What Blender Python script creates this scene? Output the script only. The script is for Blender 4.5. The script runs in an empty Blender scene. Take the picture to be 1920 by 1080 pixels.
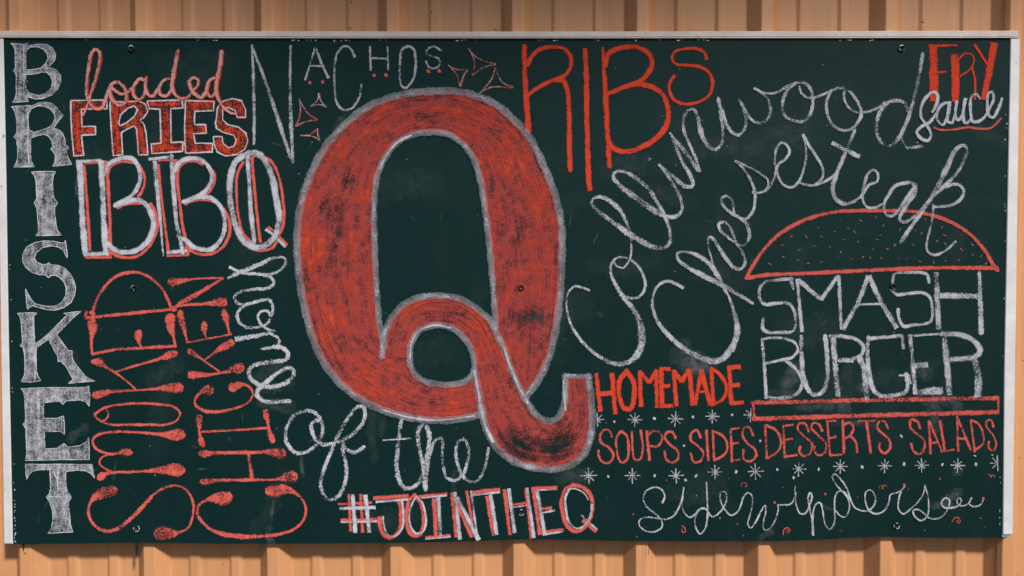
import bpy, math, random
from mathutils import Vector, Matrix
from mathutils.geometry import tessellate_polygon
random.seed(7)
S = bpy.context.scene
COL = S.collection

# ------------------------------------------------------------------ camera, light, exposure
cx, cy, cz = -0.0112551, -1.9537195, 0.0644192
pa, pb, pc = -0.0280462, -0.0085889, 0.0024253
F = 1500.0                                   # focal length in photo pixels (1920 wide)
RX = Matrix(((1, 0, 0), (0, math.cos(pa), -math.sin(pa)), (0, math.sin(pa), math.cos(pa))))
RZ = Matrix(((math.cos(pb), -math.sin(pb), 0), (math.sin(pb), math.cos(pb), 0), (0, 0, 1)))
RY = Matrix(((math.cos(pc), 0, math.sin(pc)), (0, 1, 0), (-math.sin(pc), 0, math.cos(pc))))
R = RZ @ RX @ RY
cam = bpy.data.cameras.new('camera'); camo = bpy.data.objects.new('camera', cam); COL.objects.link(camo)
r, f, u = R.col[0], R.col[1], R.col[2]
M = Matrix(((r[0], u[0], -f[0], cx), (r[1], u[1], -f[1], cy), (r[2], u[2], -f[2], cz), (0, 0, 0, 1)))
camo.matrix_world = M
cam.sensor_width = 36; cam.lens = F / 1920 * 36; cam.clip_end = 500; cam.clip_start = 0.05
S.camera = camo

SUN_EL, SUN_AZ = math.radians(45), math.radians(32)      # azimuth to the right of straight out from the wall
w = bpy.data.worlds.new('World'); S.world = w; w.use_nodes = True
nt = w.node_tree; bg = nt.nodes['Background']
sky = nt.nodes.new('ShaderNodeTexSky'); sky.sky_type = 'NISHITA'; sky.sun_disc = False
sky.sun_elevation = SUN_EL; sky.sun_rotation = math.pi - SUN_AZ
nt.links.new(sky.outputs[0], bg.inputs[0]); bg.inputs[1].default_value = 0.09
sl = bpy.data.lights.new('sun', 'SUN'); so = bpy.data.objects.new('sun', sl); COL.objects.link(so)
sl.energy = 4.9; sl.angle = math.radians(6.0); sl.color = (1.0, 0.94, 0.87)
sd = Vector((math.sin(SUN_AZ) * math.cos(SUN_EL), -math.cos(SUN_AZ) * math.cos(SUN_EL), math.sin(SUN_EL)))
so.rotation_euler = sd.to_track_quat('Z', 'Y').to_euler()
S.view_settings.view_transform = 'Standard'; S.view_settings.look = 'None'
S.view_settings.gamma = 1; S.view_settings.exposure = 0.0; S.view_settings.use_curve_mapping = False
S.cycles.transparent_max_bounces = 24

# ------------------------------------------------------------------ helpers
def P(px, py, depth=0.0):
    """photo pixel -> point on the plane y = depth (the board's face is y = 0)"""
    d = R @ Vector(((px - 960) / F, 1.0, (540 - py) / F))
    t = (depth - cy) / d.y
    return Vector((cx + d.x * t, depth, cz + d.z * t))
PX = 2.44 / 1872.0

def setp(o, label=None, cat=None, group=None, kind=None):
    if label: o['label'] = label
    if cat: o['category'] = cat
    if group: o['group'] = group
    if kind: o['kind'] = kind
    return o

class MB:
    """vertices, faces, a uv and a coverage value per vertex -> one mesh object"""
    def __init__(s): s.v = []; s.f = []; s.uv = []; s.cov = []; s.smooth = False
    def add(s, v, uv=(0, 0), cov=0.7):
        s.v.append(tuple(v)); s.uv.append(uv); s.cov.append(cov); return len(s.v) - 1
    def box(s, x0, x1, y0, y1, z0, z1):
        b = len(s.v)
        for z in (z0, z1):
            for (x, y) in ((x0, y0), (x1, y0), (x1, y1), (x0, y1)): s.add((x, y, z))
        for q in ((0, 1, 5, 4), (1, 2, 6, 5), (2, 3, 7, 6), (3, 0, 4, 7), (4, 5, 6, 7), (3, 2, 1, 0)):
            s.f.append([b + i for i in q])
    def build(s, name, mat, parent=None, label=None):
        m = bpy.data.meshes.new(name); m.from_pydata(s.v, [], s.f)
        uvl = m.uv_layers.new(name='UVMap')
        for lp in m.loops: uvl.data[lp.index].uv = s.uv[lp.vertex_index]
        at = m.attributes.new('cov', 'FLOAT', 'POINT'); at.data.foreach_set('value', s.cov)
        if s.smooth:
            for p in m.polygons: p.use_smooth = True
        m.materials.append(mat); m.update()
        o = bpy.data.objects.new(name, m); COL.objects.link(o)
        if parent: o.parent = parent
        if label: o['label'] = label
        return o

# ------------------------------------------------------------------ node helpers
def newmat(name):
    m = bpy.data.materials.new(name); m.use_nodes = True
    return m, m.node_tree, m.node_tree.nodes, m.node_tree.links
class N:
    def __init__(s, nt): s.nt = nt
    def node(s, t, **k):
        n = s.nt.nodes.new(t)
        for a, b in k.items(): setattr(n, a, b)
        return n
    def link(s, a, b): s.nt.links.new(a, b)
    def math(s, op, a, b=None, c=None, clamp=False):
        n = s.node('ShaderNodeMath', operation=op, use_clamp=clamp)
        for i, x in enumerate((a, b, c)):
            if x is None: continue
            if isinstance(x, (int, float)): n.inputs[i].default_value = x
            else: s.link(x, n.inputs[i])
        return n.outputs[0]
    def noise(s, vec, scale, detail=2, rough=0.5, stretch=None):
        if stretch:
            mp = s.node('ShaderNodeMapping'); mp.inputs['Scale'].default_value = stretch
            s.link(vec, mp.inputs[0]); vec = mp.outputs[0]
        n = s.node('ShaderNodeTexNoise'); n.inputs['Scale'].default_value = scale
        n.inputs['Detail'].default_value = detail; n.inputs['Roughness'].default_value = rough
        s.link(vec, n.inputs['Vector']); return n.outputs['Fac']
    def ramp(s, fac, *stops):
        n = s.node('ShaderNodeValToRGB'); e = n.color_ramp.elements
        while len(e) < len(stops): e.new(0.5)
        for i, (p, c) in enumerate(stops):
            e[i].position = p; e[i].color = (*c, 1) if len(c) == 3 else c
        s.link(fac, n.inputs[0]); return n.outputs[0]
    def mix(s, fac, a, b, blend='MIX'):
        n = s.node('ShaderNodeMix', data_type='RGBA', blend_type=blend)
        for i, x in ((0, fac), (6, a), (7, b)):
            if isinstance(x, (int, float)): n.inputs[i].default_value = x
            elif isinstance(x, tuple): n.inputs[i].default_value = (*x, 1)
            else: s.link(x, n.inputs[i])
        return n.outputs[2]

def chalk(name, c0, c1, grain=430, soft=0.25, streak=0.0, edge=1.0, gain=0.75):
    """dry chalk: pigment caught on the grain of the board, sparse towards the edge of a stroke"""
    m, nt, nodes, links = newmat(name); g = N(nt)
    nodes.clear()
    out = g.node('ShaderNodeOutputMaterial')
    tc = g.node('ShaderNodeTexCoord'); ob = tc.outputs['Object']
    uv = g.node('ShaderNodeSeparateXYZ'); g.link(tc.outputs['UV'], uv.inputs[0])
    cov = g.node('ShaderNodeAttribute', attribute_name='cov').outputs['Fac']
    n1 = g.noise(ob, grain, 1.5, 0.5)
    n2 = g.noise(ob, 60, 2, 0.5)
    av = g.math('ABSOLUTE', uv.outputs[1])
    ed = g.node('ShaderNodeMapRange', interpolation_type='SMOOTHSTEP'); g.link(av, ed.inputs[0])
    ed.inputs[1].default_value = 0.30; ed.inputs[2].default_value = 1.0
    ed.inputs[3].default_value = 0.0; ed.inputs[4].default_value = 0.55 * edge
    c = g.math('SUBTRACT', cov, ed.outputs[0])
    c = g.math('ADD', c, g.math('MULTIPLY', g.math('SUBTRACT', n2, 0.5), 0.5))
    if streak:
        n3 = g.noise(tc.outputs['UV'], 1.0, 3, 0.55, stretch=(20, 7, 1))
        n5 = g.noise(tc.outputs['UV'], 1.0, 2, 0.5, stretch=(9, 22, 1))
        n6 = g.noise(ob, 11, 3, 0.55)
        c = g.math('ADD', c, g.math('MULTIPLY', g.math('SUBTRACT', n3, 0.5), streak))
        c = g.math('ADD', c, g.math('MULTIPLY', g.math('SUBTRACT', n5, 0.5), streak * 0.55))
        c = g.math('ADD', c, g.math('MULTIPLY', g.math('SUBTRACT', n6, 0.5), streak * 0.8))
    thr = g.math('SUBTRACT', 0.5, g.math('MULTIPLY', g.math('SUBTRACT', c, 0.5), gain))
    a = g.math('ADD', g.math('DIVIDE', g.math('SUBTRACT', n1, thr), soft), 0.5, clamp=True)
    fine = g.noise(ob, 900, 1, 0.5)
    colr = g.mix(g.math('MULTIPLY_ADD', g.math('SUBTRACT', fine, 0.5), 1.6, n2, clamp=True), c0, c1)
    bs = g.node('ShaderNodeBsdfDiffuse'); g.link(colr, bs.inputs[0]); bs.inputs[1].default_value = 0.6
    tr = g.node('ShaderNodeBsdfTransparent'); mx = g.node('ShaderNodeMixShader')
    g.link(a, mx.inputs[0]); g.link(tr.outputs[0], mx.inputs[1]); g.link(bs.outputs[0], mx.inputs[2])
    g.link(mx.outputs[0], out.inputs[0])
    return m

def dustmat(name, col, fine=0.35, flat=1.6, blot=3.2):
    """rubbed-in chalk dust: a smooth film with faint wipe marks"""
    m, nt, nodes, links = newmat(name); g = N(nt); nodes.clear()
    out = g.node('ShaderNodeOutputMaterial')
    tc = g.node('ShaderNodeTexCoord'); ob = tc.outputs['Object']
    uv = g.node('ShaderNodeSeparateXYZ'); g.link(tc.outputs['UV'], uv.inputs[0])
    cov = g.node('ShaderNodeAttribute', attribute_name='cov').outputs['Fac']
    av = g.math('ABSOLUTE', uv.outputs[1])
    e = g.math('SUBTRACT', 1.0, g.math('POWER', av, flat), clamp=True)
    n1 = g.noise(ob, 45, 4, 0.65); n2 = g.noise(ob, 380, 2, 0.6)
    k = g.math('MULTIPLY', g.math('MULTIPLY', cov, e), g.math('MULTIPLY_ADD', n1, blot, 0.65 - blot * 0.5))
    k = g.math('MULTIPLY', k, g.math('MULTIPLY_ADD', g.math('SUBTRACT', n2, 0.5), fine * 6, 1.0), clamp=True)
    bs = g.node('ShaderNodeBsdfDiffuse'); bs.inputs[0].default_value = (*col, 1)
    tr = g.node('ShaderNodeBsdfTransparent'); mx = g.node('ShaderNodeMixShader')
    g.link(k, mx.inputs[0]); g.link(tr.outputs[0], mx.inputs[1]); g.link(bs.outputs[0], mx.inputs[2])
    g.link(mx.outputs[0], out.inputs[0])
    return m

WHITE = chalk('white_chalk', (0.36, 0.37, 0.42), (0.61, 0.61, 0.68))
GREY = chalk('grey_chalk', (0.30, 0.31, 0.34), (0.50, 0.50, 0.55))
HATCH = chalk('hatched_white_chalk', (0.31, 0.32, 0.36), (0.56, 0.56, 0.62), grain=560, soft=0.44, edge=0, streak=0.8)
FILL = chalk('orange_fill_chalk', (0.46, 0.042, 0.020), (0.60, 0.080, 0.042), edge=0, streak=0.6)
CORAL = chalk('coral_chalk', (0.48, 0.072, 0.058), (0.66, 0.145, 0.122))
ORANGE = chalk('orange_chalk', (0.52, 0.042, 0.020), (0.66, 0.085, 0.045))
PINK = chalk('pink_chalk', (0.48, 0.20, 0.18), (0.64, 0.33, 0.31))
RED = chalk('red_chalk', (0.30, 0.055, 0.035), (0.44, 0.09, 0.065))
DIM = chalk('dim_chalk', (0.30, 0.11, 0.07), (0.45, 0.20, 0.14))
QRED = chalk('rubbed_red_chalk', (0.26, 0.044, 0.043), (0.42, 0.080, 0.074), grain=420, soft=0.48, streak=1.3)
QORANGE = chalk('streaked_orange_chalk', (0.46, 0.055, 0.03), (0.60, 0.085, 0.045), grain=420, soft=0.36, streak=1.5)
DUST = dustmat('chalk_dust', (0.45, 0.47, 0.48))
SMUDGE = dustmat('smudged_white_chalk', (0.33, 0.34, 0.375), 0.16, 5.0, 1.3)
REDDUST = dustmat('red_dust', (0.40, 0.10, 0.09))

# ------------------------------------------------------------------ chalk strokes
T = {  # photo tiles the strokes were measured in: origin x, origin y, pixels per photo pixel
    'A': (0, 60, 6), 'B': (0, 240, 6), 'C': (0, 420, 6), 'D': (0, 570, 6), 'E': (0, 720, 6), 'G': (0, 850, 6),
    'P': (120, 70, 4), 'Q2': (120, 270, 4), 'T3': (120, 490, 4), 'T4': (120, 750, 4), 'U': (520, 750, 4),
    'V': (960, 770, 4), 'W': (540, 70, 4), 'X': (960, 70, 4), 'Y2': (1040, 260, 4), 'Y3': (1040, 470, 4),
    'Z': (1440, 70, 4), 'Z2': (1440, 260, 4), 'M': (1400, 490, 4), 'S4': (1000, 670, 4), 'H': (1420, 750, 4), 'px': (0, 0, 1)}
ZL = [0.0]

def catmull(pts, closed=False, step=2.5):
    out = []; n = len(pts)
    if n < 3 and not closed:
        return lin(pts, step)
    for i in range(n if closed else n - 1):
        if closed: p0, p1, p2, p3 = (pts[(i + k) % n] for k in (-1, 0, 1, 2))
        else:
            p1, p2 = pts[i], pts[i + 1]
            p0 = pts[i - 1] if i else tuple(2 * a - b for a, b in zip(p1, p2))
            p3 = pts[i + 2] if i + 2 < n else tuple(2 * b - a for a, b in zip(p1, p2))
        # centripetal parametrisation keeps tight loops from overshooting
        def tj(t, a, b): return t + max(1e-4, math.hypot(a[0] - b[0], a[1] - b[1])) ** 0.5
        t0 = 0; t1 = tj(t0, p0, p1); t2 = tj(t1, p1, p2); t3 = tj(t2, p2, p3)
        d = math.hypot(p1[0] - p2[0], p1[1] - p2[1]); k = max(2, int(d / step))
        for j in range(k):
            t = t1 + (t2 - t1) * j / k
            def L(a, b, ta, tb): return [x + (y - x) * (t - ta) / (tb - ta) for x, y in zip(a, b)]
            A1 = L(p0, p1, t0, t1); A2 = L(p1, p2, t1, t2); A3 = L(p2, p3, t2, t3)
            B1 = L(A1, A2, t0, t2); B2 = L(A2, A3, t1, t3)
            out.append(tuple(L(B1, B2, t1, t2)))
    if closed: out.append(out[0])
    else: out.append(tuple(pts[-1]))
    return out
def lin(pts, step=2.5):
    out = []
    for a, b in zip(pts, pts[1:]):
        d = math.hypot(a[0] - b[0], a[1] - b[1]); k = max(1, int(d / step))
        for j in range(k): out.append(tuple(x + (y - x) * j / k for x, y in zip(a, b)))
    out.append(tuple(pts[-1])); return out

def caps(pp):
    """round off the fat ends (drops and blobs)"""
    def cap(e, p):
        dx, dy = e[0] - p[0], e[1] - p[1]; l = math.hypot(dx, dy) or 1; h = e[2] / 2
        return [(e[0] + dx / l * h * t, e[1] + dy / l * h * t, e[2] * math.sqrt(max(0.02, 1 - t * t))) for t in (.25, .5, .7, .85, .95, 1)]
    if len(pp) < 4: return pp
    if pp[-1][2] >= max(7.5, .8 * max(q[2] for q in pp[-9:])): pp = pp + cap(pp[-1], pp[-3])
    if pp[0][2] >= max(7.5, .8 * max(q[2] for q in pp[:9])): pp = cap(pp[0], pp[2])[::-1] + pp
    return pp
def ribbon(mb, pts, cov, layer, wob=0.12, taper=False):
    """one chalk stroke: pts are (photo x, photo y, width in photo px)"""
    n = len(pts); ph = random.uniform(0, 99); ln = 0.0; off = random.uniform(0, 50)
    z0 = 0.0004 + layer * 0.0006 + ZL[0]; ZL[0] = (ZL[0] + 0.000013) % 0.0004
    prev = None; c_off = random.uniform(-0.05, 0.05)
    for i, (x, y, w) in enumerate(pts):
        a = pts[max(0, i - 1)]; b = pts[min(n - 1, i + 1)]
        tx, ty = b[0] - a[0], b[1] - a[1]; l = math.hypot(tx, ty) or 1
        nx, ny = -ty / l, tx / l
        if i: ln += math.hypot(x - pts[i - 1][0], y - pts[i - 1][1])
        wl = w * 0.5 * (1 + wob * (math.sin(ln * 0.21 + ph) * 0.5 + math.sin(ln * 0.53 + 2 * ph) * 0.35 + random.uniform(-.35, .35))) + 0.55
        wr = w * 0.5 * (1 + wob * (math.sin(ln * 0.17 + 3 * ph) * 0.5 + math.sin(ln * 0.61 + ph) * 0.35 + random.uniform(-.35, .35))) + 0.55
        cv = cov + c_off + 0.09 * math.sin(ln * 0.045 + ph) + 0.05 * math.sin(ln * 0.13 + 2 * ph)
        if w > 11: cv -= 0.011 * (w - 11)
        if taper: cv = cov * math.sin(math.pi * (i + .01) / n) ** .8
        zz = -(z0 + i * 4e-7)
        uu = ln * PX + off
        ve = 0.45 + 0.55 * min(1.0, 7.0 / max(w, .1))
        A = mb.add(P(x + nx * wl, y + ny * wl, zz), (uu, ve), cv)
        C = mb.add(P(x, y, zz), (uu, 0), cv)
        B = mb.add(P(x - nx * wr, y - ny * wr, zz), (uu, -ve), cv)
        if prev: mb.f.append([prev[0], prev[1], C, A]); mb.f.append([prev[1], prev[2], B, C])
        prev = (A, C, B)
    # blunt, slightly ragged stroke ends

def conv(tile, toks, w):
    ox, oy, s = T[tile]; out = []
    for t in toks:
        q = [float(x) for x in t.split(',')]
        out.append((ox + q[0] / s, oy + q[1] / s, q[2] if len(q) > 2 else w))
    return out

def strokes(mb, tile, text, w=6, cov=0.74, layer=0, dx=0, dy=0, closed=False, wob=0.12, wm=1.0, taper=False):
    for seg in text.split('|'):
        toks = seg.split()
        if not toks: continue
        mode = 'S'; ww = w
        while toks and toks[0][0] in 'LwO':
            t = toks.pop(0)
            if t == 'L': mode = 'L'
            elif t == 'O': mode = 'O'
            else: ww = float(t[1:])
        pts = [(x + dx, y + dy, q * wm if isinstance(wm, (int, float)) else wm(q)) for x, y, q in conv(tile, toks, ww)]
        if mode == 'L': pp = lin(pts)
        else: pp = catmull(pts, mode == 'O' or closed)
        if mode == 'S': pp = caps(pp)
        # extend the open ends a touch so that they end full width
        ribbon(mb, pp, cov, layer, wob, taper)

def fills(mb, tile, text, cov=0.5, layer=0):
    """filled outline: outer ring / hole / hole"""
    rings = [[(x, y) for x, y, _ in conv(tile, r.split(), 1)] for r in text.split('/')]
    z = -(0.0004 + layer * 0.0006 + ZL[0]); ZL[0] = (ZL[0] + 0.000013) % 0.0004
    tri = tessellate_polygon([[Vector((x, y, 0)) for x, y in r] for r in rings])
    flat = [p for r in rings for p in r]
    idx = [mb.add(P(x, y, z), (y * PX, x * PX * 8), cov + random.uniform(-.06, .06)) for x, y in flat]
    for t in tri: mb.f.append([idx[i] for i in t])
    return rings

def ring_strokes(mb, rings, w, cov, layer, wob=0.12):
    for r in rings:
        pts = [(x, y, w) for x, y in r]; pts.append(pts[0])
        ribbon(mb, lin(pts, 3), cov, layer, wob)

# ------------------------------------------------------------------ the corrugated wall
def wall_material():
    m, nt, nodes, links = newmat('tan_painted_steel'); g = N(nt); b = nodes['Principled BSDF']
    ob = g.node('ShaderNodeTexCoord').outputs['Object']
    n1 = g.noise(ob, 3.0, 3, 0.55, stretch=(1, 1, 0.35)); n2 = g.noise(ob, 26, 4, 0.6, stretch=(1, 1, 0.12))
    n3 = g.noise(ob, 55, 3, 0.6); n4 = g.noise(ob, 420, 2, 0.5)
    c = g.mix(n1, (0.54, 0.254, 0.112), (0.65, 0.320, 0.148))
    c = g.mix(g.math('MULTIPLY', g.ramp(n2, (0.5, (0, 0, 0)), (0.75, (1, 1, 1))), 0.5), c, (0.40, 0.180, 0.080))
    c = g.mix(g.ramp(n3, (0.715, (0, 0, 0)), (0.735, (1, 1, 1))), c, (0.08, 0.055, 0.04))      # fly specks and scuffs
    c = g.mix(g.math('MULTIPLY', n4, 0.12), c, (0.32, 0.16, 0.09))
    g.link(c, b.inputs['Base Color']); b.inputs['Roughness'].default_value = 0.43
    b.inputs['Metallic'].default_value = 0.0
    bp = g.node('ShaderNodeBump'); bp.inputs['Strength'].default_value = 0.35; bp.inputs['Distance'].default_value = 0.003
    g.link(g.noise(ob, 14, 2), bp.inputs['Height']); g.link(bp.outputs[0], b.inputs['Normal'])
    return m
WALL = wall_material()
RT, DEEP = 0.0125, 0.034
XC, PITCH = P(973, 1058, RT).x, 0.3048
def wall_profile():
    pr = []
    for k in range(-8, 9):
        c = XC + k * PITCH
        pr += [(c - 0.0410, RT + DEEP), (c - 0.0135, RT), (c + 0.0135, RT), (c + 0.0410, RT + DEEP)]
        for m in (0.1005, 0.2025):
            pr += [(c + m - 0.0170, RT + DEEP), (c + m - 0.0095, RT + DEEP - 0.0055),
                   (c + m + 0.0095, RT + DEEP - 0.0055), (c + m + 0.0170, RT + DEEP)]
    return pr
def soften(pr, rad=0.0022):
    out = [pr[0]]
    for a, b, c in zip(pr, pr[1:], pr[2:]):
        b, a, c = Vector(b), Vector(a), Vector(c)
        ra = min(rad, (a - b).length * .4); rc = min(rad, (c - b).length * .4)
        p, q = b + (a - b).normalized() * ra, b + (c - b).normalized() * rc
        out += [tuple(p), tuple((p + q + b * 2) / 4), tuple(q)]
    return out + [pr[-1]]
def sheet(pr, z0, z1, name, parent, label, proud=0.0):
    mb = MB(); mb.smooth = False
    pr = soften(pr); nz = 2
    for (x, y) in pr:
        for k in range(nz): mb.add((x, y - proud, z0 + (z1 - z0) * k / (nz - 1)))
    for i in range(len(pr) - 1):
        a = i * nz; mb.f.append([a, a + nz, a + nz + 1, a + 1])
    n = len(pr)                                              # sheet thickness at the free edges
    for i in (0, n - 1):
        x, y = pr[i]; a = i * nz; s = -1 if i == 0 else 1
        b0 = mb.add((x, y + 0.0014, z0)); b1 = mb.add((x, y + 0.0014, z1))
        mb.f.append([a, a + 1, b1, b0] if i == 0 else [a + 1, a, b0, b1])
    return mb.build(name, WALL, parent, label)
wall = bpy.data.objects.new('corrugated_wall', None); COL.objects.link(wall)
setp(wall, 'tan ribbed steel wall behind the chalkboard, seen above and below it', 'wall')
full = wall_profile()
lap = XC + 4 * PITCH - 0.021                                 # the next sheet laps over this rib
main = [p for p in full if p[0] < XC + 4 * PITCH + 0.03]
right = [(lap, RT + DEEP * (0.021 - 0.0135) / 0.0275)] + [p for p in full if p[0] > lap]
sheet(main, -1.45, 1.5, 'wall_sheet', wall, 'wide ribbed sheet running behind the board')
sheet(right, -1.45, 1.5, 'wall_sheet', wall, 'ribbed sheet lapping over its neighbour at the right end', 0.0022)

# ------------------------------------------------------------------ the chalkboard itself
board = bpy.data.objects.new('chalkboard', None); COL.objects.link(board)
setp(board, 'long green-black chalkboard covered in white and red chalk menu lettering, hung on the ribbed wall', 'chalkboard')

def board_material():
    m, nt, nodes, links = newmat('green_black_board'); g = N(nt); b = nodes['Principled BSDF']
    ob = g.node('ShaderNodeTexCoord').outputs['Object']
    n1 = g.noise(ob, 2.2, 4, 0.6); n2 = g.noise(ob, 16, 4, 0.7, stretch=(1, 1, 0.5)); n3 = g.noise(ob, 700, 2, 0.6)
    n4 = g.noise(ob, 60, 3, 0.6, stretch=(0.25, 1, 1.6))
    c = g.mix(n1, (0.0018, 0.0165, 0.0172), (0.0034, 0.0230, 0.0226))
    film = g.math('MULTIPLY', g.ramp(n2, (0.48, (0, 0, 0)), (0.80, (1, 1, 1))), 0.010)
    film = g.math('ADD', film, g.math('MULTIPLY', g.ramp(n4, (0.55, (0, 0, 0)), (0.85, (1, 1, 1))), 0.008))
    c = g.mix(film, c, (0.42, 0.45, 0.46))
    c = g.mix(g.math('MULTIPLY', n3, 0.35), c, (0.0045, 0.014, 0.014))
    sp = g.noise(ob, 95, 1, 0.5)
    c = g.mix(g.math('MULTIPLY', g.ramp(sp, (0.775, (0, 0, 0)), (0.80, (1, 1, 1))), 0.35), c, (0.35, 0.37, 0.38))
    g.link(c, b.inputs['Base Color']); b.inputs['Roughness'].default_value = 0.55
    b.inputs['Specular IOR Level'].default_value = 0.10
    bp = g.node('ShaderNodeBump'); bp.inputs['Strength'].default_value = 0.12; bp.inputs['Distance'].default_value = 0.0004
    g.link(n3, bp.inputs['Height']); g.link(bp.outputs[0], b.inputs['Normal'])
    return m
BOARD = board_material()
edge = [(1, 66), (400, 66), (1000, 66), (1500, 66), (1899, 66), (1893, 300), (1888, 600), (1884, 1008.5), (1760, 1008.5), (1690, 1007), (1640, 1006.5), (1590, 1009), (1540, 1012),
        (1490, 1014), (1440, 1015), (1300, 1015), (1200, 1014.5), (1120, 1013.5), (1040, 1012), (990, 1011.5), (930, 1013), (880, 1015),
        (800, 1017), (720, 1018), (600, 1019), (500, 1019.5), (430, 1019.5), (350, 1018.5), (250, 1017.8), (180, 1018.5), (100, 1019.6), (24, 1020.5), (14, 700), (7, 350)]
def slab(name, ring, yf, yb, mat, parent, label=None, ch=0.0):
    """a flat piece cut to an outline: front face at yf, back at yb, edges broken by ch px"""
    mb = MB(); n = len(ring)
    ctr = (sum(p[0] for p in ring) / n, sum(p[1] for p in ring) / n)
    def inset(p, d):
        sx = -1 if p[0] > ctr[0] else 1; sy = -1 if p[1] > ctr[1] else 1
        return (p[0] + sx * d, p[1] + sy * d)
    def base(p, y): q = P(p[0], p[1], 0); return (q.x, y, q.z)
    fr = [mb.add(base(inset(p, ch), yf)) for p in ring]
    loops = [fr]
    if ch: loops.append([mb.add(base(p, yf + ch * PX)) for p in ring])
    loops.append([mb.add(base(p, yb)) for p in ring])
    tri = tessellate_polygon([[Vector((*ring[i], 0)) for i in range(n)]])
    for t in tri: mb.f.append([fr[i] for i in t])
    for A, B in zip(loops, loops[1:]):
        for i in range(n):
            j = (i + 1) % n; mb.f.append([A[i], A[j], B[j], B[i]])
    return mb.build(name, mat, parent, label)
slab('board_panel', edge, 0.0, 0.0065, BOARD, board, 'green-black writing panel with a slightly wavy lower edge')

def rail_material(nm, c0, c1, grime):
    m, nt, nodes, links = newmat(nm); g = N(nt); b = nodes['Principled BSDF']
    ob = g.node('ShaderNodeTexCoord').outputs['Object']
    n1 = g.noise(ob, 9, 4, 0.65); n2 = g.noise(ob, 70, 3, 0.6); n3 = g.noise(ob, 120, 2, 0.5)
    c = g.mix(g.ramp(n1, (0.35, (0, 0, 0)), (0.7, (1, 1, 1))), c0, c1)
    c = g.mix(g.math('MULTIPLY', g.ramp(n2, (0.55, (0, 0, 0)), (0.75, (1, 1, 1))), grime), c, (0.40, 0.33, 0.29))
    c = g.mix(g.ramp(n3, (0.745, (0, 0, 0)), (0.765, (1, 1, 1))), c, (0.12, 0.09, 0.08))
    g.link(c, b.inputs['Base Color']); b.inputs['Roughness'].default_value = 0.45
    return m
RAIL = rail_material('white_painted_rail', (0.56, 0.54, 0.55), (0.68, 0.68, 0.71), .2)
TOPRAIL = rail_material('warm_top_rail', (0.50, 0.42, 0.38), (0.60, 0.54, 0.51), .6)  # warmer and darker off-white than the side rails
FLAKE, _nt, _n, _l = newmat('flaked_white_paint'); _n['Principled BSDF'].inputs['Base Color'].default_value = (0.72, 0.72, 0.70, 1)
DARK, _nt, _n, _l = newmat('black_tape'); _n['Principled BSDF'].inputs['Base Color'].default_value = (0.010, 0.013, 0.013, 1)
TAPE, _nt, _n, _l = newmat('pale_blue_tape'); _n['Principled BSDF'].inputs['Base Color'].default_value = (0.11, 0.29, 0.31, 1)

tr = slab('frame_rail', [(-40, 58.2), (400, 58.9), (900, 59.6), (1400, 59.0), (1908, 57.9), (1909, 69.5), (1400, 70.3), (900, 70.6), (400, 70.0), (-40, 69.0)], -0.0035, 0.0120, TOPRAIL, board, 'long top rail of warm off-white metal', 1.3)
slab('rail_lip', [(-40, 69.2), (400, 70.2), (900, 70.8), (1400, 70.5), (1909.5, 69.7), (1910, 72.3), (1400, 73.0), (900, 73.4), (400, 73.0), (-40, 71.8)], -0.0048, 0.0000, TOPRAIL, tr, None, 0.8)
slab('frame_rail', [(-8, 73), (7, 73), (12, 320), (17, 640), (24.5, 1012), (25, 1019), (8.5, 1019), (4, 700), (-1, 350)], -0.0035, 0.0120, RAIL, board, 'white left rail, chipped along its inner edge', 1.2)
slab('frame_rail', [(1893.5, 73), (1911, 73), (1907, 350), (1902, 700), (1897.5, 1001), (1879, 1002), (1881.5, 700), (1888, 350)], -0.0035, 0.0120, RAIL, board, 'clean white right rail ending short of the lower edge', 1.2)
slab('torn_tape', [(1877, 1003), (1893, 1001.5), (1891, 1005.5), (1884, 1007), (1877.5, 1006.5)], -0.0030, -0.0008, TAPE, board, 'scrap of pale blue tape under the right rail')
slab('torn_tape', [(253.5, 1016.5), (256.5, 1016.5), (258.5, 1030), (257.5, 1037), (255.5, 1044), (253.8, 1034)], 0.0005, 0.0022, DARK, board, 'black strip hanging below the lower edge')
slab('torn_tape', [(38.8, 1021), (40.6, 1021), (41.4, 1030), (40, 1034)], 0.0066, 0.0085, DARK, board, 'tiny black scrap at the lower left corner')
mbw = MB()
pp = [(1215.6, 1014), (1216.3, 1022), (1217.2, 1029), (1215.8, 1035), (1216.2, 1040)]
for i in range(len(pp)):
    for dx_, dy_ in ((-.45, 0), (0, .0006), (.45, 0), (0, -.0006)):
        q = P(pp[i][0] + dx_, pp[i][1], 0.004 + dy_); mbw.add(q)
for i in range(len(pp) - 1):
    for k in range(4):
        mbw.f.append([i * 4 + k, i * 4 + (k + 1) % 4, i * 4 + 4 + (k + 1) % 4, i * 4 + 4 + k])
mbw.build('loose_wire', DARK, board, 'hair-thin wire dangling from the lower edge')

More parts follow.
